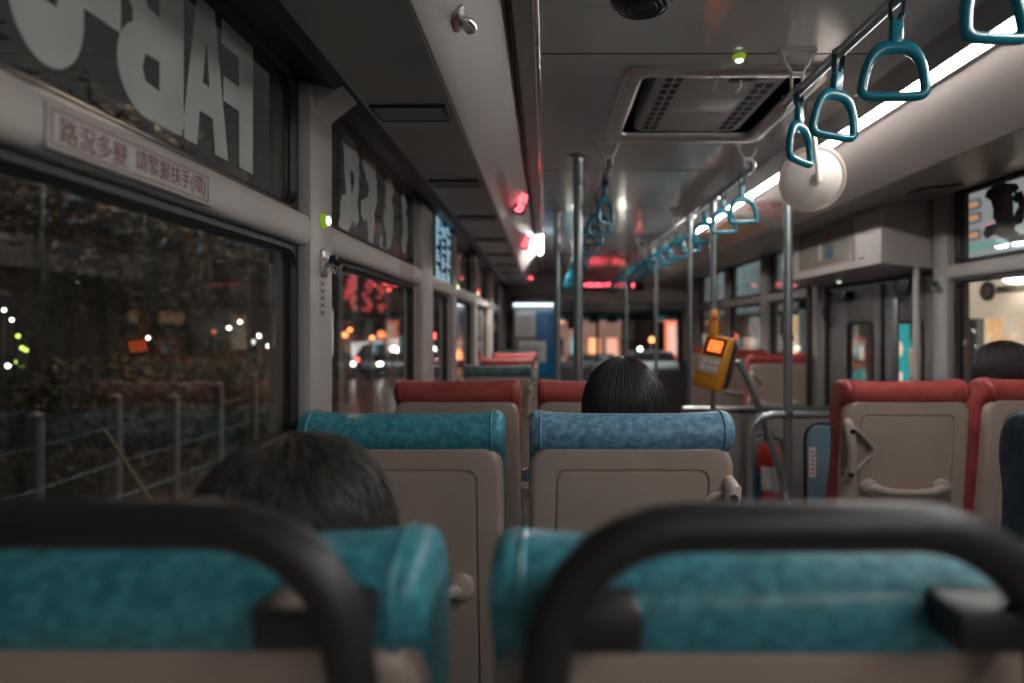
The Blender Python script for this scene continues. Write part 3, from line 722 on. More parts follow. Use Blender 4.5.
# ================================================================ DOOR AND FRONT FITTINGS
t = thing('door_header_box', 'grey box cover of the door mechanism above the folding door', 'door header', (XR, 3.14, H(.30)))
bx = [(0, .0), (-.22, .028), (-.283, .034), (-.283, .30), (-.268, .335), (0, .352)]
MB().prism(bx, 0, 1.31).build('cover', WALL, t, bevel=.006)
MB().box(-.287, -.283, .17, .22, .075, .085).build('lock_slot', RUBBER, t, bevel=.001)
MB().lathe([(.012, 0), (.012, .006), (.006, .008)], (-.1, 0, .06), (0,-1,0), 16).build('keyhole', GREYP, t)
hb = thing('poster_pocket', 'clear plastic pocket of curled sheets on the door cover', 'poster pocket', (XR-.286, 3.78, H(.50)))
pts = [(-.002 - .007*abs(sin(q*pi/10)), -.36+q*.036) for q in range(21)]
MB().prism([(p[0], p[1]) for p in pts] + [(p[0]-.002, p[1]) for p in reversed(pts)], -.115, .105, 'z').build('clear_sheet', CLEAR, hb, ang=60)
MB().box(-.004, 0, -.37, .37, .102, .116).box(-.004, 0, -.37, .37, -.125, -.112).box(-.004, 0, -.372, -.36, -.125, .116).box(-.004, 0, .36, .372, -.125, .116).build('holder_frame', mat('tan_edge', (.36, .26, .20), .5), hb, bevel=.001)
MB().box(-.001, .0, -.35, .35, -.11, .10).build('backing_sheet', mat('grey_sheet', (.34, .32, .30), .4), hb, smooth=False)
MB().box(-.003, -.001, -.12, -.03, -.075, -.005).build('blue_patch', BLUEBOARD, hb, smooth=False)  # small blue and red rectangles on the backing sheet
MB().box(-.003, -.001, -.10, -.03, .03, .075).build('red_patch', REDP, hb, smooth=False)
MB().box(-.003, -.001, .02, .07, -.08, .03).build('pale_card', WHITEP, hb, smooth=False)
d = struct(MB().box(XR+.005, XR+.05, DOOR[0], DOOR[0]+.02, FF, H(.30)).box(XR+.005, XR+.05, DOOR[1]-.02, DOOR[1], FF, H(.30)).box(XR+.005, XR+.05, DOOR[0], DOOR[1], H(.275), H(.30)).build('door_1', RUBBER, smooth=False))
for a, c, ga, gb in ((3.18, 3.66, 3.275, 3.545), (3.70, 4.37, 3.78, 4.09)):
    f = MB(); za, zb, g0, g1 = FF+.02, H(.27), H(-1.05), H(.04)
    x0, x1 = XR+.012, XR+.042
    f.box(x0, x1, a, ga, za, zb).box(x0, x1, gb, c, za, zb).box(x0, x1, ga, gb, g1, zb).box(x0, x1, ga, gb, za, g0)
    lf = f.build('door_leaf', DARKWALL, d, bevel=.004)
    rr_ = lambda i, xx: [(xx, p[0], p[1]) for p in rrect(ga-.008+i, gb+.008-i, g0-.008+i, g1+.008-i, .03)]
    MB().rings([rr_(0, x0+.002), rr_(0, x0-.008), rr_(.016, x0-.008), rr_(.02, x0+.006), rr_(0, x0+.002)], False, False).build('gasket', RUBBER, lf, ang=50)
    MB().box(XR+.024, XR+.030, ga, gb, g0, g1).build('pane', GLASS, lf, smooth=False)
    MB().box(XR-.006, XR+.014, c-.012, c+.012, za, zb).build('edge_seal', RUBBER, lf, bevel=.004)
MB().tube([(XR-.005, 3.42, H(.16)), (XR-.045, 3.42, H(.16)), (XR-.05, 3.42, H(.13)), (XR-.05, 3.42, H(-.35)), (XR-.045, 3.42, H(-.30)), (XR-.005, 3.42, H(-.30))], .015, 10).build('pull_handle', STEEL, d)
MB().tube([(XR+.0, 4.28, H(.25)), (XR-.03, 4.29, H(.22)), (XR-.05, 4.31, H(.12)), (XR-.03, 4.32, H(.05)), (XR+.0, 4.32, H(.02))], .012, 8).build('closing_arm', RUBBER, d)
MB().box(XR-.05, XR+.01, 4.02, 4.16, H(.19), H(.245)).build('hinge', BLACKP, d, bevel=.006)
MB().box(XR-.05, XR+.01, 3.30, 3.46, H(.20), H(.27)).build('hinge', BLACKP, d, bevel=.006)
def door_rail(label, x, y, z0, z1, r, m):
    t = thing('door_handrail', label, 'handrail', (x, y, z0))
    MB().tube([(0, 0, 0), (0, 0, z1-z0)], r, 12).build('tube', m, t)
    for z in (0, z1-z0): MB().lathe([(r+.012, -.012), (r+.012, .012)], (0, 0, z), seg=12).build('socket', BLACKP, t)
door_rail('grey vertical handrail in front of the folding door', XR-.085, 3.172, 0.02, H(.326), .017, GREYP)
door_rail('black vertical handrail at the far side of the folding door', XR-.10, 4.43, 0.02, H(.326), .02, BLACKP)

# guard rail, blue panel and extinguisher ahead of the red seats
t = thing('guard_rail', 'bent grey tube guard rail standing in the gangway by the extinguisher', 'guard rail', (.893, 2.722, 0))
gz = H(-.376)
MB().tube([(0, 0, 0), (0, 0, gz-.10), (.012, 0, gz-.05), (.045, 0, gz-.012), (.10, 0, gz), (.35, 0, gz)], .0175, 14).build('tube', POLEM, t)
MB().tube([(.35, 0, gz), (.42, 0, gz)], .014, 12).build('end_stub', CHROME, t)
t = thing('modesty_panel', 'pale blue rounded panel beside the red seats with a white label', 'panel', (1.292, 2.71, H(-.745)))
MB().prism([(p[0], p[1]) for p in rrect(-.155, .20, -.50, .325, .06)], -.010, .010).build('board', LIGHTBLUE, t, bevel=.003)
MB().tube([(p[0], 0, p[1]) for p in rrect(-.158, .203, -.503, .328, .06)], .009, 8, closed=True).build('edge_trim', RUBBER, t)
MB().box(-.146, -.118, -.012, -.010, .10, .23).build('label_plate', WHITEP, t, smooth=False)
b = MB()
for q in range(6): b.box(-.139, -.125, -.0128, -.012, .112+q*.019, .120+q*.019)
b.build('label_print', INKRED, t, smooth=False)
t = thing('low_partition', 'low grey partition with steel top tube ahead of the step', 'partition', (1.18, 3.32, FF))
MB().box(-.42, .40, -.012, .012, 0, 1.10).build('board', mat('partition_grey', (.22, .20, .19), .45, var=.05), t, bevel=.004)
MB().tube([(-.45, 0, 1.12), (.42, 0, 1.12)], .018, 12).build('top_tube', STEEL, t)
ex_ = thing('fire_extinguisher', 'small red fire extinguisher with white label behind the guard rail', 'fire extinguisher', (1.15, 3.20, .35))
MB().lathe([(.035, 0), (.055, .006), (.058, .02), (.058, .245), (.05, .285), (.028, .312), (.022, .32)], seg=28).build('cylinder', REDP, ex_)
a0 = [radians(-150+q*8) for q in range(16)]
MB().rings([[(.0586*cos(a), .0586*sin(a), .07), (.0592*cos(a), .0592*sin(a), .07), (.0592*cos(a), .0592*sin(a), .20), (.0586*cos(a), .0586*sin(a), .20)] for a in a0]).build('paper_label', WHITEP, ex_, smooth=False)
MB().lathe([(.02, .318), (.024, .325), (.024, .35), (.012, .356)], seg=14).box(-.012, .012, -.02, .02, .35, .37).build('valve', BLACKP, ex_)
MB().tube([(0, -.01, .372), (-.03, -.02, .385), (-.075, -.03, .39)], .006, 6).tube([(0, -.01, .36), (-.03, -.02, .362), (-.07, -.03, .355)], .005, 6).build('squeeze_handle', BLACKP, ex_)
MB().tube([(.02, 0, .34), (.06, -.01, .33), (.075, -.01, .25), (.072, -.01, .12)], .007, 8).build('hose', RUBBER, ex_)
hk = thing('extinguisher_holder', 'dark blue open holder around the fire extinguisher', 'holder', (1.15, 3.20, FF+.02))
MB().box(-.085, -.066, -.06, .11, .55, .80).box(.068, .088, -.06, .11, .55, .80).box(-.085, .088, .09, .11, .55, .80).box(-.085, .088, -.06, .11, .60, .625).build('case', mat('holder_blue', (.0, .10, .17), .4), hk, bevel=.004)
MB().box(-.03, .03, .10, .13, 0, .70).build('bracket', STEEL, hk, bevel=.003)
t = thing('stanchion', 'bent grey tube sloping down from behind the card reader', 'guard rail', (.90, 3.07, FF))
MB().tube([(0, 0, 1.34), (.02, 0, 1.385), (.05, 0, 1.385), (.08, 0, 1.34), (.12, 0, 1.25), (.17, 0, 1.12), (.22, 0, .96), (.285, 0, .74), (.31, 0, .5), (.315, 0, 0)], .0165, 12).build('tube', POLEM, t)
MB().lathe([(.04, 0), (.04, .008), (.02, .02)], (.315, 0, 0)).build('base_flange', STEEL, t)
t = thing('flip_arm', 'curved pale metal arm low beside the extinguisher', 'arm', (1.085, 2.70, H(-.775)))
MB().rings([[(x-.004, -.018, z), (x+.004, -.018, z+.012), (x+.004, .018, z+.012), (x-.004, .018, z)] for x, z in ((-.13, .07), (-.08, .055), (-.03, .015), (.01, -.05), (.03, -.14))]).build('strap', ALU, t)
MB().tube([(.03, 0, -.14), (.03, 0, -.475)], .012, 10).build('post', STEEL, t)

# card reader
cr = thing('card_reader', 'yellow card reader with a glowing orange screen', 'card reader', (RX2-.005, 2.985, H(-.165)), rot=(radians(-11), radians(9), radians(-46)))
body = [(-.075, -.135), (-.075, .085), (-.06, .13), (.055, .13), (.07, .115), (.07, -.12), (.055, -.135)]
prof = [(-.045, -.13), (-.055, -.10), (-.05, -.02), (-.028, .13), (.0, .135), (.012, .11), (.012, -.12), (.0, -.135)]
MB().prism(prof, -.068, .068, 'x').build('face_housing', ORANGEP, cr, bevel=.007)
MB().prism([(.010, -.11), (.010, .12), (.055, .10), (.06, -.06), (.045, -.11)], -.07, .072, 'x').build('rear_housing', BLACKP, cr, bevel=.006)
def facing(z): return -.050 + (z+.02)/.15*.022 - .001
def face_plate(x0, x1, z0, z1, th, name, m, par):
    return MB().add([(x0, facing(z0), z0), (x1, facing(z0), z0), (x1, facing(z1), z1), (x0, facing(z1), z1), (x0, facing(z0)-th, z0), (x1, facing(z0)-th, z0), (x1, facing(z1)-th, z1), (x0, facing(z1)-th, z1)],
                    [(0,1,2,3), (4,7,6,5), (0,4,5,1), (1,5,6,2), (2,6,7,3), (3,7,4,0)]).build(name, m, par, smooth=False)
bz = face_plate(-.050, .052, .035, .118, .003, 'screen_bezel', BLACKP, cr)
face_plate(-.034, .038, .050, .106, .005, 'screen', ORSCREEN, bz)
kp = face_plate(-.054, .05, -.052, .024, .003, 'card_pad', mat('pad_grey', (.38, .35, .34), .45), cr)
b = MB()
for a in range(3):
    for c in range(2):
        z = -.036+c*.03; x = -.036+a*.032; b.add([(x, facing(z)-.0035, z), (x+.018, facing(z)-.0035, z), (x+.018, facing(z+.016)-.0035, z+.016), (x, facing(z+.016)-.0035, z+.016), (x, facing(z)-.005, z), (x+.018, facing(z)-.005, z), (x+.018, facing(z+.016)-.005, z+.016), (x, facing(z+.016)-.005, z+.016)], [(0,1,2,3), (4,7,6,5), (0,4,5,1), (1,5,6,2), (2,6,7,3), (3,7,4,0)])
b.build('pad_print', mat('pad_white', (.6, .56, .54), .5), kp, smooth=False)
t = thing('bell_box', 'small amber bell box on the pole above the card reader', 'bell box', (RX2-.004, 3.02, H(.03)))
MB().prism([(-.012, -.06), (-.022, -.04), (-.022, .045), (-.010, .065), (.014, .065), (.016, -.06)], -.03, .008).build('case', ORANGEP, t, bevel=.005)
MB().lathe([(.012, 0), (.012, .008), (.006, .010)], (-.003, -.03, .02), (0, -1, 0), 12).build('push_cap', REDP, t)

# notice partition behind the driver
t = thing('driver_partition', 'grey partition behind the driver with a blue board', 'partition', (-.15, 7.72, FF))
MB().box(-.26, .26, -.015, .015, 0, 1.55+.36).build('board', mat('partition_grey', (.22, .20, .19), .45, var=.05), t, bevel=.006)
MB().box(.02, .25, -.022, -.015, .95, 1.76).build('blue_board', BLUEBOARD, t, bevel=.002)
MB().box(-.25, .24, -.09, -.015, 1.835, 1.865).build('lit_strip', mat('strip_glow', (.5, .7, .85), .4, emit=.7, ecol=(.62,.78,.92)), t, smooth=False)
MB().box(-.27, .27, -.10, .02, 1.875, 1.96).build('top_box', BLACKP, t, bevel=.006)
for lab, x0, x1, z0, z1 in (('white printed notice beside the blue board, upper one', -.375, -.13, 1.46-.0, 1.77), ('white printed notice beside the blue board, lower one', -.335, 0.0, 1.14, 1.40)):
    q = thing('notice_sheet', lab, 'notice', (0, 7.695, FF), group='notices on the driver partition')
    MB().box(x0, x1, -.002, .0, z0, z1).build('sheet', WHITEP, q, smooth=False)
    b = MB(); n = int((z1-z0)/.035)
    for i in range(n-1): b.box(x0+.025, x1-.025-random.uniform(0, .08), -.003, -.002, z0+.025+i*.035, z0+.037+i*.035)
    b.build('print', mat('grey_ink', (.30, .27, .26), .6), q, smooth=False)
t = thing('driver_seat', 'dark high-backed driver seat behind the partition', 'driver seat', (-.28, 8.0, FF))
MB().rings([[(x*w_, y, z) for x, y in [(p[0], p[1]) for p in rrect(-.25, .25, -.06, .06, .05)]] for z, w_ in ((.50, .92), (.55, 1), (1.25, 1), (1.5, .85), (1.62, .6), (1.66, .4))]).build('backrest', mat('driver_vinyl', (.02, .03, .035), .6), t, ang=70)
MB().box(-.25, .25, -.1, .42, .42, .55).build('seat_cushion', mat('driver_vinyl', (.02, .03, .035), .6), t, bevel=.04)
MB().lathe([(.12, 0), (.10, .05), (.08, .4), (.12, .43)], (0, .15, 0)).build('pedestal', BLACKP, t)
t = thing('ticket_machine', 'black box hanging at the front between the poles', 'fare machine', (.36, 8.25, H(.12)))
MB().box(-.07, .07, -.05, .05, -.12, .12).build('case', BLACKP, t, bevel=.012)
MB().box(-.05, .05, -.056, -.05, -.06, .09).build('dark_screen', RUBBER, t, bevel=.002)
MB().tube([(0, 0, .11), (0, .06, .2), (0, .16, .26)], .015, 8).build('hanger', BLACKP, t)
t = thing('fare_box', 'pale blue fare box near the windscreen', 'fare machine', (.72, 7.75, FF))
MB().prism([(p[0], p[1]) for p in rrect(-.12, .12, -.10, .10, .03)], 0, .86, 'z').build('pedestal', LIGHTBLUE, t, bevel=.01)
MB().prism([(-.12, .86), (-.12, 1.0), (.06, 1.08), (.12, 1.04), (.12, .86)], -.13, .13, 'x').build('hopper', ALU, t, bevel=.012)
# adverts on the sloped right panel
pn_ = Vector((-.08, 0, -.383)).normalized()
adm = [mat('advert_pale', (.55, .50, .48), .35, col2=(.45, .12, .10), vscale=14), mat('advert_orange', (.42, .16, .06), .35, col2=(.30, .22, .16), vscale=9), mat('advert_mixed', (.38, .24, .18), .35, col2=(.20, .06, .05), vscale=11)]
for i, (y0, y1, m, lab) in enumerate(((3.22, 3.52, 0, 'pale advert card with red print on the sloped panel past the mirror'), (3.68, 4.6, 1, 'orange advert card on the sloped panel above the door'), (4.7, 5.7, 2, 'brown and red advert card further along the sloped panel'), (5.85, 6.9, 1, 'orange advert card farthest along the sloped panel'))):
    t = thing('advert_card', lab, 'advert', (1.2245, (y0+y1)/2, H(.6455)), rot=(0, math.atan2(.109, .325), 0), group='adverts on the right duct')
    a = (y1-y0)/2
    MB().box(-.10, .10, -a, a, -.003, 0).build('card', adm[m], t, smooth=False)
    MB().box(-.107, -.10, -a, a, -.005, 0).box(.10, .107, -a, a, -.005, 0).box(-.107, .107, -a-.006, -a, -.005, 0).box(-.107, .107, a, a+.006, -.005, 0).build('edge_frame', ALU, t, smooth=False)
# ================================================================ PASSENGERS
def eval_mesh(o):
    dg = bpy.context.evaluated_depsgraph_get(); me = bpy.data.meshes.new_from_object(o.evaluated_get(dg)); bpy.data.objects.remove(o); return me
def make_person(label, loc, top, hair, hairm, shirt, hr, hw=1.0, seed=1, tilt=0.0):
    """loc: point on the floor under the seat back; facing +y.  top: height of the crown."""
    t = thing('person', label, 'person', loc); rg = random.Random(seed)
    hc = Vector((0, .265, top-.128)); pz = .49; sz = hc.z-.235
    pts, rad, ed = [], [], []
    def P(p, r, par=None):
        pts.append(Vector(p)); rad.append(r if isinstance(r, tuple) else (r, r)); i = len(pts)-1
        if par is not None: ed.append((par, i))
        return i
    pel = P((0, .34, pz), (.145, .11)); w = P((0, .31, pz+(sz-pz)*.4), (.13, .10), pel); ch = P((0, .30, pz+(sz-pz)*.8), (.145, .105), w)
    nb = P((0, .285, sz+.03), .065, ch); nk = P((0, .275, sz+.09), .05, nb); P((0, .272, hc.z-.05), .05, nk)
    for s in (-1, 1):
        sh = P((s*.145, .29, sz-.02), .058, ch); el = P((s*.175, .34, pz+.10), .042, sh); wr = P((s*.10, .56, pz+.10), .027, el); pm = P((s*.075, .63, pz+.105), (.036, .018), wr)
        for f in range(4):
            dx = s*(.018 - f*.014); a = P((s*.075+dx, .672, pz+.105), .009, pm); b = P((s*.075+dx*1.1, .695+.006*(f in (1, 2)), pz+.095), .0085, a); P((s*.075+dx*1.1, .705+.006*(f in (1, 2)), pz+.075), .0075, b)
        a = P((s*.048, .615, pz+.11), .011, pm); P((s*.032, .645, pz+.112), .009, a)
        hp = P((s*.085, .37, pz-.005), .085, pel); kn = P((s*.10, .72, pz-.015), .058, hp); an = P((s*.10, .73, .08), .038, kn); P((s*.10, .87, .045), (.036, .03), an)
    me = bpy.data.meshes.new('body'); me.from_pydata(pts, ed, []); o = bpy.data.objects.new('body', me); COL.objects.link(o)
    o.modifiers.new('skin', 'SKIN'); sd = o.modifiers.new('sub', 'SUBSURF'); sd.levels = sd.render_levels = 1
    for i, v in enumerate(me.skin_vertices[0].data): v.radius = rad[i]; v.use_root = (i == 0)
    bm = bmesh.new(); b1 = eval_mesh(o); bm.from_mesh(b1); bpy.data.meshes.remove(b1)
    # head: skull, jaw, nose, brow, lips, ears in one surface
    hd = MB(); seg, rgn = 32, 22; rings = []
    for k_ in range(1, rgn):
        th = pi*k_/rgn; z = -cos(th); row = []
        for i in range(seg):
            a = 2*pi*i/seg; x, y = sin(th)*cos(a), sin(th)*sin(a); X, Y, Z = .074*x, .092*y, .118*z
            if z < 0: X *= 1-.28*z*z; Y = Y*(1-.10*z*z) + (.012*max(0, y))*(-z)
            if y > .5 and abs(x) < .16:                             # nose
                q = max(0, 1-abs(x)/.16)*max(0, 1-abs(z+.22)/.24); Y += .022*q
            if y > .4 and abs(z-.02) < .13 and .15 < abs(x) < .55: Y -= .007*(1-abs(z-.02)/.13)   # eye sockets
            if y > .6 and abs(z+.52) < .07 and abs(x) < .28: Y += .004
            row.append((hc.x+X, hc.y+Y, hc.z+Z))
        rings.append(row)
    hd.rings(rings)
    for s in (-1, 1): hd.ball((hc.x+s*.077, hc.y-.005, hc.z-.01), .010, .020, .031, 10, 8)
    m2 = bpy.data.meshes.new('h'); m2.from_pydata(hd.v, [], hd.f); bm.from_mesh(m2); bpy.data.meshes.remove(m2)
    me = bpy.data.meshes.new('body'); bm.to_mesh(me); bm.free(); o = bpy.data.objects.new('body', me); COL.objects.link(o)
    r = o.modifiers.new('r', 'REMESH'); r.mode = 'VOXEL'; r.voxel_size = .0075; r.use_smooth_shade = True
    sm = o.modifiers.new('s', 'SMOOTH'); sm.factor = .5; sm.iterations = 3
    me = eval_mesh(o); me.name = 'body'; me.materials.clear(); me.materials.append(SKIN)
    for p in me.polygons: p.use_smooth = True
    bo = bpy.data.objects.new('body', me); COL.objects.link(bo); bo.parent = t
    def cloth(name, test, m, off=.009):
        bm = bmesh.new(); bm.from_mesh(me); bmesh.ops.delete(bm, geom=[f for f in bm.faces if not test(f.calc_center_median())], context='FACES')
        bm.normal_update()
        for v in bm.verts: v.co += v.normal*off + v.normal*.004*noise.noise(v.co*14)
        bmesh.ops.solidify(bm, geom=bm.faces[:], thickness=-.004)
        cm = bpy.data.meshes.new(name); bm.to_mesh(cm); bm.free(); cm.materials.append(m)
        for p in cm.polygons: p.use_smooth = True
        c = bpy.data.objects.new(name, cm); COL.objects.link(c); c.parent = t
    cloth('shirt', lambda c: c.z > pz+.02 and c.z < sz+.075 and c.y < .555, shirt)
    cloth('trousers', lambda c: c.z < pz+.035 and c.z > .10 and not (c.z > pz+.05) and (c.y < .80), CLOTHN, .008)
    cloth('shoe', lambda c: c.z < .10, BLACKP, .006)
    for s in (-1, 1):
        e = MB().ball((hc.x+s*.030, hc.y+.073, hc.z+.004), .0125, seg=14, rg=10).build('eye', EYEM, t)
        MB().ball((hc.x+s*.030, hc.y+.0815, hc.z+.004), .0055, seg=10, rg=6).build('pupil', RUBBER, e)
    # hair: a close cap and individual strands
    Rx, Ry, Rz = hr*hw, hr*1.08, .128
    crown = Vector((hc.x+.006, hc.y-.02, hc.z))
    long_ = hair == 'long'
    maxth = 2.1 if not long_ else pi/2
    def surf(az, u, k=1.0):
        """u in 0..1 from the crown to the tips"""
        front = max(0, sin(az))
        end = maxth*(1-.52*front)
        th = u*end if not long_ else min(u*2.6, end)
        p = Vector((Rx*sin(th)*cos(az), Ry*sin(th)*sin(az), Rz*cos(th)))*k
        if long_ and u*2.6 > end and front < .55: p.z -= (u*2.6-end)*.17; p.x *= 1-.06*(u*2.6-end); p.y *= 1-.10*(u*2.6-end)
        if not long_ and th > 1.6: q = (th-1.6); p.x *= 1-.12*q; p.y *= 1-.10*q
        return hc + Vector((0, -.008, 0)) + p
    cap = MB(); rr = []
    for q in range(1, 22):
        u = q/21
        rr.append([surf(2*pi*i/56, u, .965 + .012*noise.noise(Vector((i*.6, q*.12, seed)))) for i in range(56)])
    cap.rings(rr, True, False)
    hobj = cap.build('hair', hairm, t, ang=180)
    sm_ = hobj.modifiers.new('thickness', 'SOLIDIFY'); sm_.thickness = .006; sm_.offset = -1
    st = MB(); N = 1500 if long_ else 1700
    for q in range(N):
        az = rg.uniform(0, 2*pi); ln = rg.uniform(.75, 1.0) if long_ else rg.uniform(.35, .62)
        u0 = abs(rg.gauss(0, .03)) if long_ else rg.uniform(.0, .78)
        k_ = rg.uniform(.975, 1.01) if long_ else rg.uniform(.965, 1.015); lift = rg.uniform(0, .02) if long_ else rg.uniform(.0, .11)
        drift = rg.gauss(0, .05) if long_ else rg.gauss(.25, .4)
        pts = []
        for j in range(10):
            f = j/9; u = min(1.02, u0 + f*ln if not long_ else u0+f*ln*(1-u0))
            pts.append(surf(az+drift*f, u, k_ + lift*(f*f if not long_ else f*(1-f))))
        r0 = rg.uniform(.0007, .0014)
        st.tube(pts, [r0*(1-.75*(j/9)**2) for j in range(10)], 4)
    st.build('strand', hairm, hobj, ang=180)['kind'] = 'stuff'
    return t
make_person('person with short tousled dark hair in front of the left black grab bar', (-.292, ROWS[0], 0), 1.128, 'short', HAIRD, CLOTHG, .112, 1.0, 3)
make_person('person with smooth straight black hair in the steel blue seat', (.192, ROWS[1], 0), 1.181, 'long', HAIRB, CLOTHN, .105, .98, 5)
make_person('person with black hair by the right window above a red seat', (1.752, ROWS[2], 0), 1.205, 'short', HAIRB, CLOTHG, .102, 1.0, 9)

# ================================================================ OUTSIDE
GZ = -.95
ASPH = mat('asphalt', (.045, .043, .043), .35, var=.25, vscale=5, detail=8)
DIRT = mat('dirt', (.085, .065, .05), .9, col2=(.04, .032, .024), vscale=6, detail=8, bump=.5, bscale=8)
LEAF = mat('dull_leaf', (.10, .09, .055), .6, col2=(.05, .05, .03), vscale=20)
BARK = mat('bark', (.09, .07, .055), .9, var=.3, vscale=20)
CONC = mat('concrete', (.30, .285, .27), .8, var=.15, vscale=12)
struct(MB().box(-90, 90, -30, 130, GZ-.2, GZ).build('ground', ASPH, smooth=False))
struct(MB().box(-30, -1.9, -12, 13, GZ, GZ+.12).build('ground_verge', DIRT, smooth=False))
struct(MB().box(3.1, 4.6, -10, 40, GZ, GZ+.14).build('ground_sidewalk', CONC, smooth=False))
def post(label, x, y, hgt):
    t = thing('fence_post', label, 'fence post', (x, y, GZ+.12), group='fence posts on the verge')
    MB().box(-.045, .045, -.045, .045, 0, hgt).build('shaft', CONC, t, bevel=.008)
    MB().rings([[(sx*w_, sy*w_, z) for sx, sy in ((-1,-1), (1,-1), (1,1), (-1,1))] for w_, z in ((.046, hgt), (.046, hgt+.02), (.012, hgt+.05))]).build('cap', CONC, t, smooth=False)
    return t
for i in range(9): post('grey concrete fence post on the verge, %s from the rear' % ORD[i], -4.2, 4.15+.95*i, 1.30+.05*(i % 3))
for j, z in enumerate((.30, -.05, -.40)):
    t = tag(MB().tube([(-4.14, 3+q*.5, z + .012*sin(q*1.3)) for q in range(22)], .005, 5).build('fence_wire', STEEL), 'thin fence wire strung along the concrete posts, %s one' % ('upper', 'middle', 'lower')[j], 'wire')
t = thing('bamboo_stick', 'pale bamboo stick leaning against the roadside fence', 'stick', (-2.63, 4.84, GZ+.12))
MB().tube([(0, 0, 0), (-.58, .25, .61), (-1.17, .50, 1.21)], [.018, .016, .012], 8).build('cane', mat('bamboo', (.42, .32, .2), .5, var=.15), t)
nb_ = MB()
for f in (.2, .45, .7): nb_.lathe([(.017, -.006), (.02, 0), (.017, .006)], Vector((-1.17*f*.99, .50*f, 1.21*f)), (-1.17, .50, 1.21), 10)
nb_.build('node_ring', BARK, t)
def bush(label, x, y, r, hgt, n, seed):
    t = thing('bush', label, 'bush', (x, y, GZ+.12), group='bushes behind the fence'); rg = random.Random(seed)
    b = MB()
    for q in range(7):
        a = rg.uniform(0, 2*pi); b.tube([(0, 0, 0), (cos(a)*r*.3, sin(a)*r*.3, hgt*.4), (cos(a)*r*.7, sin(a)*r*.7, hgt*.85)], [.025, .015, .006], 5)
    b.build('stem', BARK, t)
    f = MB()
    for q in range(n):
        a, u = rg.uniform(0, 2*pi), rg.uniform(0, 1)**.5; z = hgt*(.12+.88*rg.random()); rr = r*u*sqrt(max(.05, 1-((z/hgt)-.45)**2*2.2))
        c = Vector((cos(a)*rr, sin(a)*rr, z)); d = Vector((rg.gauss(0,1), rg.gauss(0,1), rg.gauss(0,.6))).normalized(); e = d.orthogonal().normalized(); l = rg.uniform(.05, .11); w_ = l*.32
        nn = d.cross(e)*.008
        f.add([c-d*l, c+e*w_+nn, c+d*l, c-e*w_+nn], [(0,1,2), (0,2,3)])
    f.build('foliage', LEAF, t, smooth=False)
for i, (x, y, r, hg) in enumerate(((-5.4, 3.4, .9, 1.7), (-5.6, 5.0, 1.0, 1.9), (-5.3, 6.6, .9, 1.5), (-5.7, 8.2, 1.1, 1.7), (-5.5, 10.0, 1.0, 1.6), (-6.4, 11.8, 1.1, 2.0))):
    bush('dim brownish bush behind the concrete posts, %s from the rear' % ORD[i], x, y, r, hg, 2600, i+20)
def tree(label, x, y, hgt, seed):
    t = thing('roadside_tree', label, 'tree', (x, y, GZ+.1), group='trees behind the verge'); rg = random.Random(seed); b = MB()
    b.tube([(0, 0, 0), (.05, .04, hgt*.3), (-.04, .06, hgt*.6), (.02, 0, hgt*.9)], [.16, .13, .09, .03], 10)
    tips = []
    for q in range(9):
        a = rg.uniform(0, 2*pi); z = hgt*rg.uniform(.4, .8); e = Vector((cos(a)*rg.uniform(.9, 1.8), sin(a)*rg.uniform(.9, 1.8), z+rg.uniform(.4, 1.1))); tips.append(e)
        b.tube([(0, 0, z), (e.x*.5, e.y*.5, z+(e.z-z)*.6), e], [.05, .03, .012], 6)
    b.build('trunk', BARK, t); f = MB()
    for q in range(3800):
        c = tips[q % 9] + Vector((rg.gauss(0, .5), rg.gauss(0, .5), rg.gauss(0, .42))); d = Vector((rg.gauss(0,1), rg.gauss(0,1), rg.gauss(0,.6))).normalized(); e = d.orthogonal().normalized(); l = rg.uniform(.06, .13)
        f.add([c-d*l, c+e*l*.35, c+d*l, c-e*l*.35], [(0,1,2), (0,2,3)])
    f.build('crown', LEAF, t, smooth=False)
for i, (x, y, hg) in enumerate(((-7.2, 4.5, 4.6), (-7.6, 8.4, 5.2), (-7.0, 12.0, 4.8))): tree('dark tree rising behind the bushes, %s from the rear' % ORD[i], x, y, hg, 40+i)

# lamps: small globes on posts (street and yard lights)
LM = {'white': mat('globe_white', (.9,.9,.9), .4, emit=4.5, ecol=(1, .95, .88)), 'warm': mat('globe_warm', (.9,.7,.5), .4, emit=2.2, ecol=(1, .25, .08)), 'red': mat('globe_red', (.8,.1,.1), .4, emit=2.6, ecol=(1, .10, .08)), 'lime': mat('globe_lime', (.6,.8,.1), .4, emit=1.2, ecol=(.6, .9, .12))}
PROTO = {}
def lamp(kind, x, y, z, r, label):
    if kind not in PROTO:
        t = thing('globe_lamp', 'x', 'lamp'); PROTO[kind] = t
        MB().tube([(0, 0, -1), (0, 0, -.01)], .012, 6).build('post', STEEL, t)
        MB().ball((0, 0, 0), 1, seg=14, rg=9).build('globe', LM[kind], t)
    else: t = copy_tree(PROTO[kind])
    for c in t.children:
        if c.name.startswith('globe'): c.scale = (r, r, r)
        else: c.scale = (max(1, r*60), max(1, r*60), z-GZ)
    t.location = (x, y, z); t['label'] = label; t['group'] = kind + ' lamps outside'
def px(u, v, Y): return ((u-546)*Y/620, Y, C+(329-v)*Y/620)
def bunch(kind, items, phrase):
    for i, (u, v, Y, r) in enumerate(items):
        x, y, z = px(u, v, Y); lamp(kind, x, y, z, r, '%s, %s from the rear' % (phrase, ORD[i]))
bunch('lime', [(18, 336, 8.0, .022), (22, 348, 8.1, .022), (26, 350, 8.2, .022), (17, 362, 8.3, .020), (22, 366, 8.4, .02)], 'small lime lamp beyond the big window')
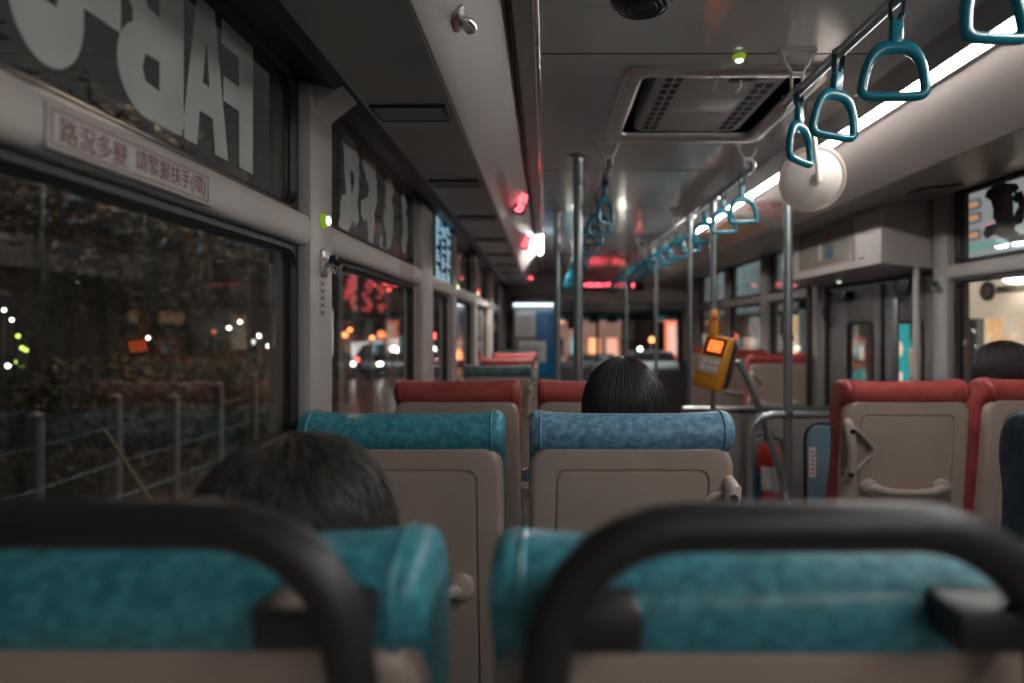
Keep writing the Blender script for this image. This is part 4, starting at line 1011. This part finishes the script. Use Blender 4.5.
bunch('white', [(4, 310, 8.6, .018), (12, 320, 8.9, .018), (148, 338, 11, .02), (8, 366, 11.2, .03), (229, 328, 15, .035), (253, 342, 15.3, .04), (259, 336, 15.6, .035), (273, 331, 16, .04), (280, 342, 16.4, .04), (286, 335, 16.8, .035), (279, 350, 17.2, .035), (240, 322, 15.2, .03), (268, 346, 16.2, .03), (290, 362, 17.6, .05), (401, 297, 24, .05), (394, 349, 25, .12), (397, 350, 26, .11)], 'small white lamp outside the left windows')
bunch('warm', [(214, 334, 14, .05), (345, 335, 22, .09), (350, 330, 23, .08), (372, 338, 24, .09), (458, 355, 36, .32)], 'orange lamp outside the left windows')
bunch('red', [(5, 387, 9, .02), (357, 360, 22, .08), (386, 283, 26, .07), (389, 290, 26.5, .06), (435, 336, 32, .16), (481, 295, 46, .45), (495, 298, 55, .42)], 'red lamp outside the left windows')
bunch('white', [(602, 358, 25, .13), (660, 357, 27, .14), (574, 360, 30, .1), (640, 349, 40, .12)], 'white lamp in the street seen through the windscreen')
bunch('warm', [(669, 357, 26, .16), (575, 364, 34, .14), (687, 335, 30, .2), (652, 340, 39, .18)], 'orange lamp in the street seen through the windscreen')

# buildings
PALE = mat('lit_pale_front', (.5, .52, .52), .6, var=.35, vscale=.8, emit=.42)
DARKB = mat('dark_facade', (.06, .055, .055), .8, var=.2, vscale=1)
t = thing('shop_row', 'low building with a pale lit front across the left street', 'building', (-9.2, 15, GZ))
MB().box(-6, 0, 0, 40, 0, 6).build('wall', DARKB, t, smooth=False)
for i, (y0, y1, z0, z1) in enumerate(((11.0, 12.6, .45, 3.0), (14, 20, .5, 1.55), (20.3, 26.5, .5, 1.62), (27, 33, .5, 1.7), (33.3, 39, .5, 1.75))):
    w_ = MB().box(-.01, .03, y0, y1, z0, z1).build('lit_window', PALE, t, smooth=False)
    MB().box(.03, .07, y0-.06, y0, z0, z1).box(.03, .07, y1, y1+.06, z0, z1).box(.03, .07, y0, y1, z1, z1+.08).build('window_frame', CONC, w_, smooth=False)
MB().box(-.2, .9, 13, 40, 2.6, 2.75).build('awning', DARKB, t, smooth=False)
REDN = mat('red_neon', (.5, .05, .05), .4, emit=.22, ecol=(.85, .10, .10))
b = MB(); r_ = random.Random(2)
for q, y0 in enumerate((13.2, 16.0, 18.8)):
    for c in range(4): 
        for r in range(8):
            if r_.random() < .55: b.box(.02, .08, y0+c*.42, y0+c*.42+.36, 3.1+r*.24, 3.1+r*.24+.19)
b.build('red_sign', REDN, t, smooth=False)
# houses around
def block(label, x, y, w, d, hgt, m, rows, cols, lit, face, seed):
    t = thing('town_house', label, 'building', (x, y, GZ)); rg = random.Random(seed)
    MB().box(-w/2, w/2, 0, d, 0, hgt).build('wall', m, t, smooth=False)
    MB().box(-w/2-.15, w/2+.15, -.15, d+.15, hgt, hgt+.25).build('roof', DARKB, t, smooth=False)
    for r in range(rows):
        for c in range(cols):
            if face == 'y': x0 = -w/2+(c+.2)*w/cols; b = MB().box(x0, x0+w/cols*.6, -.03, .01, .5+r*hgt/rows, .5+r*hgt/rows+hgt/rows*.55)
            else: y0 = (c+.2)*d/cols; s = -1 if face == '-x' else 1; b = MB().box(s*w/2-.02*s, s*w/2+.03*s, y0, y0+d/cols*.6, .5+r*hgt/rows, .5+r*hgt/rows+hgt/rows*.55)
            b.build('window', lit[rg.randrange(len(lit))], t, smooth=False)
    return t
PINK = mat('pink_plaster_glow', (.42, .24, .20), .7, var=.2, vscale=1, emit=.18)  # emission stands in for light falling on the facade
LITW = [mat('lit_window_warm', (.8, .45, .25), .5, emit=.55, ecol=(1, .42, .2)), mat('dark_window', (.03, .035, .04), .1), mat('lit_window_pink', (.7, .4, .35), .5, emit=.4, ecol=(.9, .42, .33)), mat('dark_window', (.03, .035, .04), .1), mat('lit_window_teal', (.2, .4, .45), .5, emit=.3, ecol=(.2, .5, .55))]
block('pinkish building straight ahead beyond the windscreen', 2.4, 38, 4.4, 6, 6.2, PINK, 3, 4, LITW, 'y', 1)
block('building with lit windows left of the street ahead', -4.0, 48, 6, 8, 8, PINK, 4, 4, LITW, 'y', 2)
block('building with lit windows right of the street ahead', 9.6, 42, 5, 8, 9, DARKB, 4, 4, LITW, 'y', 3)
t = thing('upright_sign', 'tall narrow red and white lit sign in the street ahead', 'sign', (4.95, 24.6, GZ))
MB().box(-.22, .22, -.06, .06, .9, 2.6).build('sign_box', mat('sign_red', (.8, .2, .12), .4, emit=.38, ecol=(1, .22, .12)), t, bevel=.02)
MB().box(-.12, .20, -.07, -.06, 1.2, 2.4).build('pale_field', mat('sign_pale', (.8, .6, .5), .4, emit=.3, ecol=(1, .6, .5)), t, smooth=False)
MB().tube([(0, 0, 0), (0, 0, .92)], .05, 8).build('post', STEEL, t)
# cars: body from a side profile, with glasshouse, wheels and lamps
CARS = [mat('car_silver', (.35, .36, .37), .3, .4), mat('car_dark', (.03, .035, .045), .25, .2), mat('car_white', (.55, .55, .53), .3)]
HEADL = mat('headlight', (.9,.9,.85), .3, emit=7, ecol=(1, .93, .8)); TAILL = mat('taillight', (.7,.05,.04), .3, emit=5, ecol=(1, .09, .06))
def car(label, x, y, rz, m):
    t = thing('car', label, 'car', (x, y, GZ), rz)
    side = [(-2.1, .28), (-2.15, .55), (-2.0, .82), (-1.2, .92), (1.0, .95), (1.95, .86), (2.1, .6), (2.08, .28)]
    MB().rings([[(s*w_, p[0]*(1-.015*(abs(s) > .9)), p[1]) for p in side] for s, w_ in ((-1, .82), (-.96, .86), (.96, .86), (1, .82))]).build('body', m, t, bevel=.05)
    gh = [(-1.25, .90), (-.55, 1.42), (.75, 1.44), (1.55, .94)]
    MB().rings([[(s*(w_-.12*(p[1] > 1)), p[0], p[1]) for p in gh] for s, w_ in ((-1, .78), (1, .78))]).build('glasshouse', RUBBER, t, bevel=.04)
    MB().rings([[(s*.64, p[0], p[1]) for p in [(-.5, 1.42), (-.45, 1.46), (.65, 1.48), (.72, 1.44)]] for s in (-1, 1)]).build('roof', m, t, bevel=.01)
    for sx in (-1, 1):
        for sy in (-1.3, 1.3):
            w_ = MB().lathe([(.0, -.1), (.26, -.1), (.31, -.07), (.31, .07), (.26, .1), (0, .1)], (sx*.76, sy, .31), (1, 0, 0), 20).build('wheel', RUBBER, t)
            MB().lathe([(.0, .0), (.17, 0), (.19, -.01)], (sx*.865, sy, .31), (sx, 0, 0), 16).build('hub', ALU, w_)
        MB().ball((sx*.62, -2.08, .62), .13, .06, .08, 12, 8).build('headlight', HEADL, t); MB().ball((sx*.66, 2.06, .68), .11, .05, .08, 12, 8).build('taillight', TAILL, t)
car('dark car facing the bus beyond the windscreen', 1.3, 17.5, 0, CARS[1])
car('silver car driving away beyond the windscreen', 3.4, 20.5, pi, CARS[0])
car('white car parked across the street on the left', -8.1, 20.4, .0, CARS[2])
car('dark car parked across the street on the left', -8.1, 30.0, .0, CARS[1])

# shops on the right
FAC = mat('tiled_facade', (.20, .255, .265), .6, var=.12, vscale=3)
t = thing('shop_house', 'row of open shopfronts across the pavement on the right', 'building', (4.6, 2.5, GZ))
b = MB()
for y0, y1, z0, z1 in ((0, 18.1, 4.2, 7.5), (0, .6, 0, 4.2), (4.5, 5.0, 0, 4.2), (8.2, 8.8, 0, 4.2), (12.6, 13.2, 0, 4.2), (17.5, 18.1, 0, 4.2), (.6, 17.6, 2.55, 4.2)): b.box(0, .35, y0, y1, z0, z1)
b.box(1.3, 1.6, 0, 18.1, 0, 7.5).box(.3, 1.4, 0, 18.1, 7.4, 7.5).box(.3, 1.4, 0, 18.1, 2.95, 3.05)
b.build('wall', FAC, t, smooth=False)
INT = [mat('beige_interior_glow', (.52, .42, .33), .7, var=.15, vscale=1.2, emit=.30), mat('goods_warm_glow', (.75, .38, .15), .6, col2=(.55, .50, .45), vscale=4.5, detail=3, emit=.55), mat('goods_pale_glow', (.55, .56, .54), .6, col2=(.25, .22, .20), vscale=3, detail=4, emit=.34), mat('goods_grey_glow', (.34, .36, .36), .6, col2=(.16, .15, .15), vscale=2.4, detail=4, emit=.22)]  # walls and goods glow in place of the shops' lighting
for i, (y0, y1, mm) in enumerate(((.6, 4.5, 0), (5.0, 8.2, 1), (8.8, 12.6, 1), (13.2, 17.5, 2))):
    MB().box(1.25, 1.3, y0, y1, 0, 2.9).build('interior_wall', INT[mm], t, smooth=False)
    fr_ = MB().box(.1, .18, y0, y0+.08, 0, 2.55).box(.1, .18, y1-.08, y1, 0, 2.55).box(.1, .18, y0, y1, 2.47, 2.55).box(.1, .18, (y0+y1)/2-.03, (y0+y1)/2+.03, 0, 2.5).build('shopfront_frame', mat('brown_frame', (.15, .10, .075), .5), t, smooth=False)
    MB().box(.13, .14, y0, y1, 0, 2.5).build('pane', GLASS, fr_, smooth=False)
def shelf(label, y0, y1, seed):
    t = thing('goods_shelf', label, 'shelf', (5.3, y0, GZ)); w_ = y1-y0; rg = random.Random(seed)
    b = MB()
    for z in (.3, .75, 1.2, 1.65, 2.1): b.box(0, .4, 0, w_, z, z+.03)
    b.box(.38, .4, 0, w_, 0, 2.3); b.build('rack', LIGHTP, t, smooth=False)
    cs = [mat('pack_orange_glow', (.8, .33, .10), .5, emit=.30), mat('pack_cream_glow', (.8, .68, .55), .5, emit=.32), mat('pack_brown_glow', (.30, .14, .08), .5, emit=.12), mat('pack_teal_glow', (.08, .32, .36), .5, emit=.25), mat('pack_red_glow', (.6, .08, .06), .5, emit=.25)]  # shop light on the cartons is put into their colour as glow
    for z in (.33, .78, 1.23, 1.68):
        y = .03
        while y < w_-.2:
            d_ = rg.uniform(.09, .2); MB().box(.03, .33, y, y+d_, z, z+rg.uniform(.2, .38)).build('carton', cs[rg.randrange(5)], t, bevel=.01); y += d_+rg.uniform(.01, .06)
shelf('shelf of cartons in the shop seen through the folding door', 9.0, 12.6, 1)
t = thing('hanging_banner', 'teal upright banner outside the shop beyond the door', 'banner', (4.45, 7.80, .05))
MB().box(-.02, .02, -.18, .18, -.75, 1.35).build('cloth', mat('banner_teal_glow', (.01, .20, .22), .6, emit=.35, ecol=(.02, .30, .33)), t, bevel=.004)  # cloth and spots glow instead of being lit from the shop
b = MB().lathe([(.10, 0), (.10, .006)], (-.02, 0, .95), (-1, 0, 0), 20).lathe([(.07, 0), (.07, .006)], (-.02, .03, .35), (-1, 0, 0), 20).box(-.026, -.02, -.09, .05, .48, .66)
b.build('pale_spots', mat('banner_spot_glow', (.8, .55, .45), .5, emit=.4), t)
MB().tube([(0, -.22, 1.37), (0, .22, 1.37)], .015, 8).build('top_rod', STEEL, t)
# lit board seen through the upper right window
sg = thing('menu_board', 'lit pale menu board outside the upper right window', 'signboard', (4.52, 5.55, 2.42))
MB().box(-.06, .07, -1.9, 1.25, -.50, .80).build('board', mat('board_glow', (.42, .42, .45), .5, col2=(.34, .40, .42), vscale=2.0, emit=.19), sg, bevel=.02)
MB().box(-.08, .08, -1.95, 1.32, -.57, -.50).box(-.08, .08, -1.95, 1.32, .80, .88).box(-.08, .08, 1.25, 1.32, -.5, .82).box(-.08, .08, -1.95, -1.9, -.5, .82).build('frame', GREYP, sg, bevel=.01)
dish = mat('dish_orange', (.55, .30, .14), .5, emit=.30); dm = mat('dish_edge', (.10, .16, .26), .5, emit=.12)
for q in range(3):
    z = .36-q*.28
    z = [.07, -.07, -.25][q]
    e = MB().prism([(p[0], p[1]) for p in rrect(.80, 1.02, z, z+.11, .04)], -.068, -.06, 'x').build('picture_tile', dm, sg)
    MB().prism([(p[0], p[1]) for p in rrect(.83, .99, z+.025, z+.085, .03)], -.074, -.068, 'x').build('dish_picture', dish, e)
MB().box(-.066, -.06, -1.85, 1.2, -.36, -.28).box(-.066, -.06, -1.85, 1.2, -.48, -.42).build('teal_stripe', mat('stripe_teal', (.16, .36, .36), .5, emit=.25), sg, smooth=False)
MB().box(-.066, -.06, .62, .76, -.24, -.10).build('pink_patch', mat('patch_pink', (.55, .25, .36), .5, emit=.3), sg, smooth=False)
t = thing('round_plaque', 'dark round emblem on the beige shop wall by the right window', 'sign', (4.44, 6.22, 1.63))
MB().lathe([(.10, 0), (.10, .02), (.09, .03), (0, .03)], axis=(-1, 0, 0), seg=28).build('disc', mat('plaque_dark', (.05, .04, .04), .5), t)
MB().lathe([(.055, .03), (.055, .036), (.03, .036), (.03, .03)], axis=(-1, 0, 0), seg=24).build('ring_mark', CONC, t)
t = thing('fascia_board', 'beige lit board holding a round emblem over the shop door', 'signboard', (4.48, 5.9, 1.62))
MB().box(-.03, .06, -1.9, .62, -.26, .18).build('board', INT[0], t, bevel=.01)
MB().box(-.036, -.03, -1.5, .22, -.02, .05).build('dark_line', BARK, t, smooth=False)
t = thing('oval_lamp', 'bright white oval lamp on the shop ceiling by the right window', 'lamp', (4.36, 5.72, 1.74))
MB().ball((0, 0, 0), .09, .17, .07, 20, 12).build('globe', LM['white'], t)
MB().box(-.02, .12, -.03, .03, -.02, .02).build('bracket', STEEL, t)

# street lamps added to light the road and buildings outside
def added_street_lamp(label, x, y, hgt, dx, col, power):
    t = thing('added_street_lamp', label, 'added street lamp', (x, y, GZ))
    MB().tube([(0, 0, 0), (0, 0, hgt-.6), (dx*.2, 0, hgt-.1), (dx, 0, hgt)], [.08, .06, .045, .035], 10).build('mast', STEEL, t)
    MB().box(dx-.25, dx+.3, -.1, .1, hgt-.05, hgt+.06).build('lamp_head', GREYP, t, bevel=.02)
    MB().box(dx-.2, dx+.25, -.08, .08, hgt-.07, hgt-.05).build('lens', LM['white'], t, smooth=False)
    ld = bpy.data.lights.new('added_street_light', 'SPOT'); ld.energy = power; ld.color = col; ld.spot_size = radians(150); ld.spot_blend = .6; ld.shadow_soft_size = .25
    lo = bpy.data.objects.new('added_street_light', ld); COL.objects.link(lo); lo.parent = t; lo.location = (dx, 0, hgt-.12)
added_street_lamp('added tall street lamp on the left verge, raised out of view', -3.3, 9.8, 9.0, -1.4, (1, .72, .55), 330)
added_street_lamp('added tall street lamp on the right pavement', 4.2, 15.5, 7.0, -1.2, (.85, .95, 1), 500)
added_street_lamp('added tall street lamp beyond the windscreen', -3.6, 27.0, 7.0, 1.6, (1, .75, .6), 600)

# ================================================================ WORLD, CAMERA, VIEW
wd = bpy.data.worlds.new('night_sky'); S.world = wd; wd.use_nodes = True
bg = wd.node_tree.nodes['Background']; bg.inputs[0].default_value = (.36, .34, .33, 1); bg.inputs[1].default_value = .022
cd = bpy.data.cameras.new('camera'); cam = bpy.data.objects.new('camera', cd); COL.objects.link(cam)
cam.location = (0, 0, C); cam.rotation_euler = (pi/2, 0, 0)
cd.sensor_width = 36; cd.lens = 620/1024*36
cd.shift_x = -34/1024; cd.shift_y = -12.5/1024
cd.clip_start = .02; cd.clip_end = 300
cd.dof.use_dof = True; cd.dof.focus_distance = 1.34; cd.dof.aperture_fstop = 1.75
S.camera = cam
S.view_settings.view_transform = 'Standard'; S.view_settings.look = 'None'; S.view_settings.gamma = 1; S.view_settings.use_curve_mapping = False
S.view_settings.exposure = 2.05
S.cycles.use_denoising = True
S.cycles.max_bounces = 10; S.cycles.transparent_max_bounces = 24; S.cycles.sample_clamp_indirect = 6
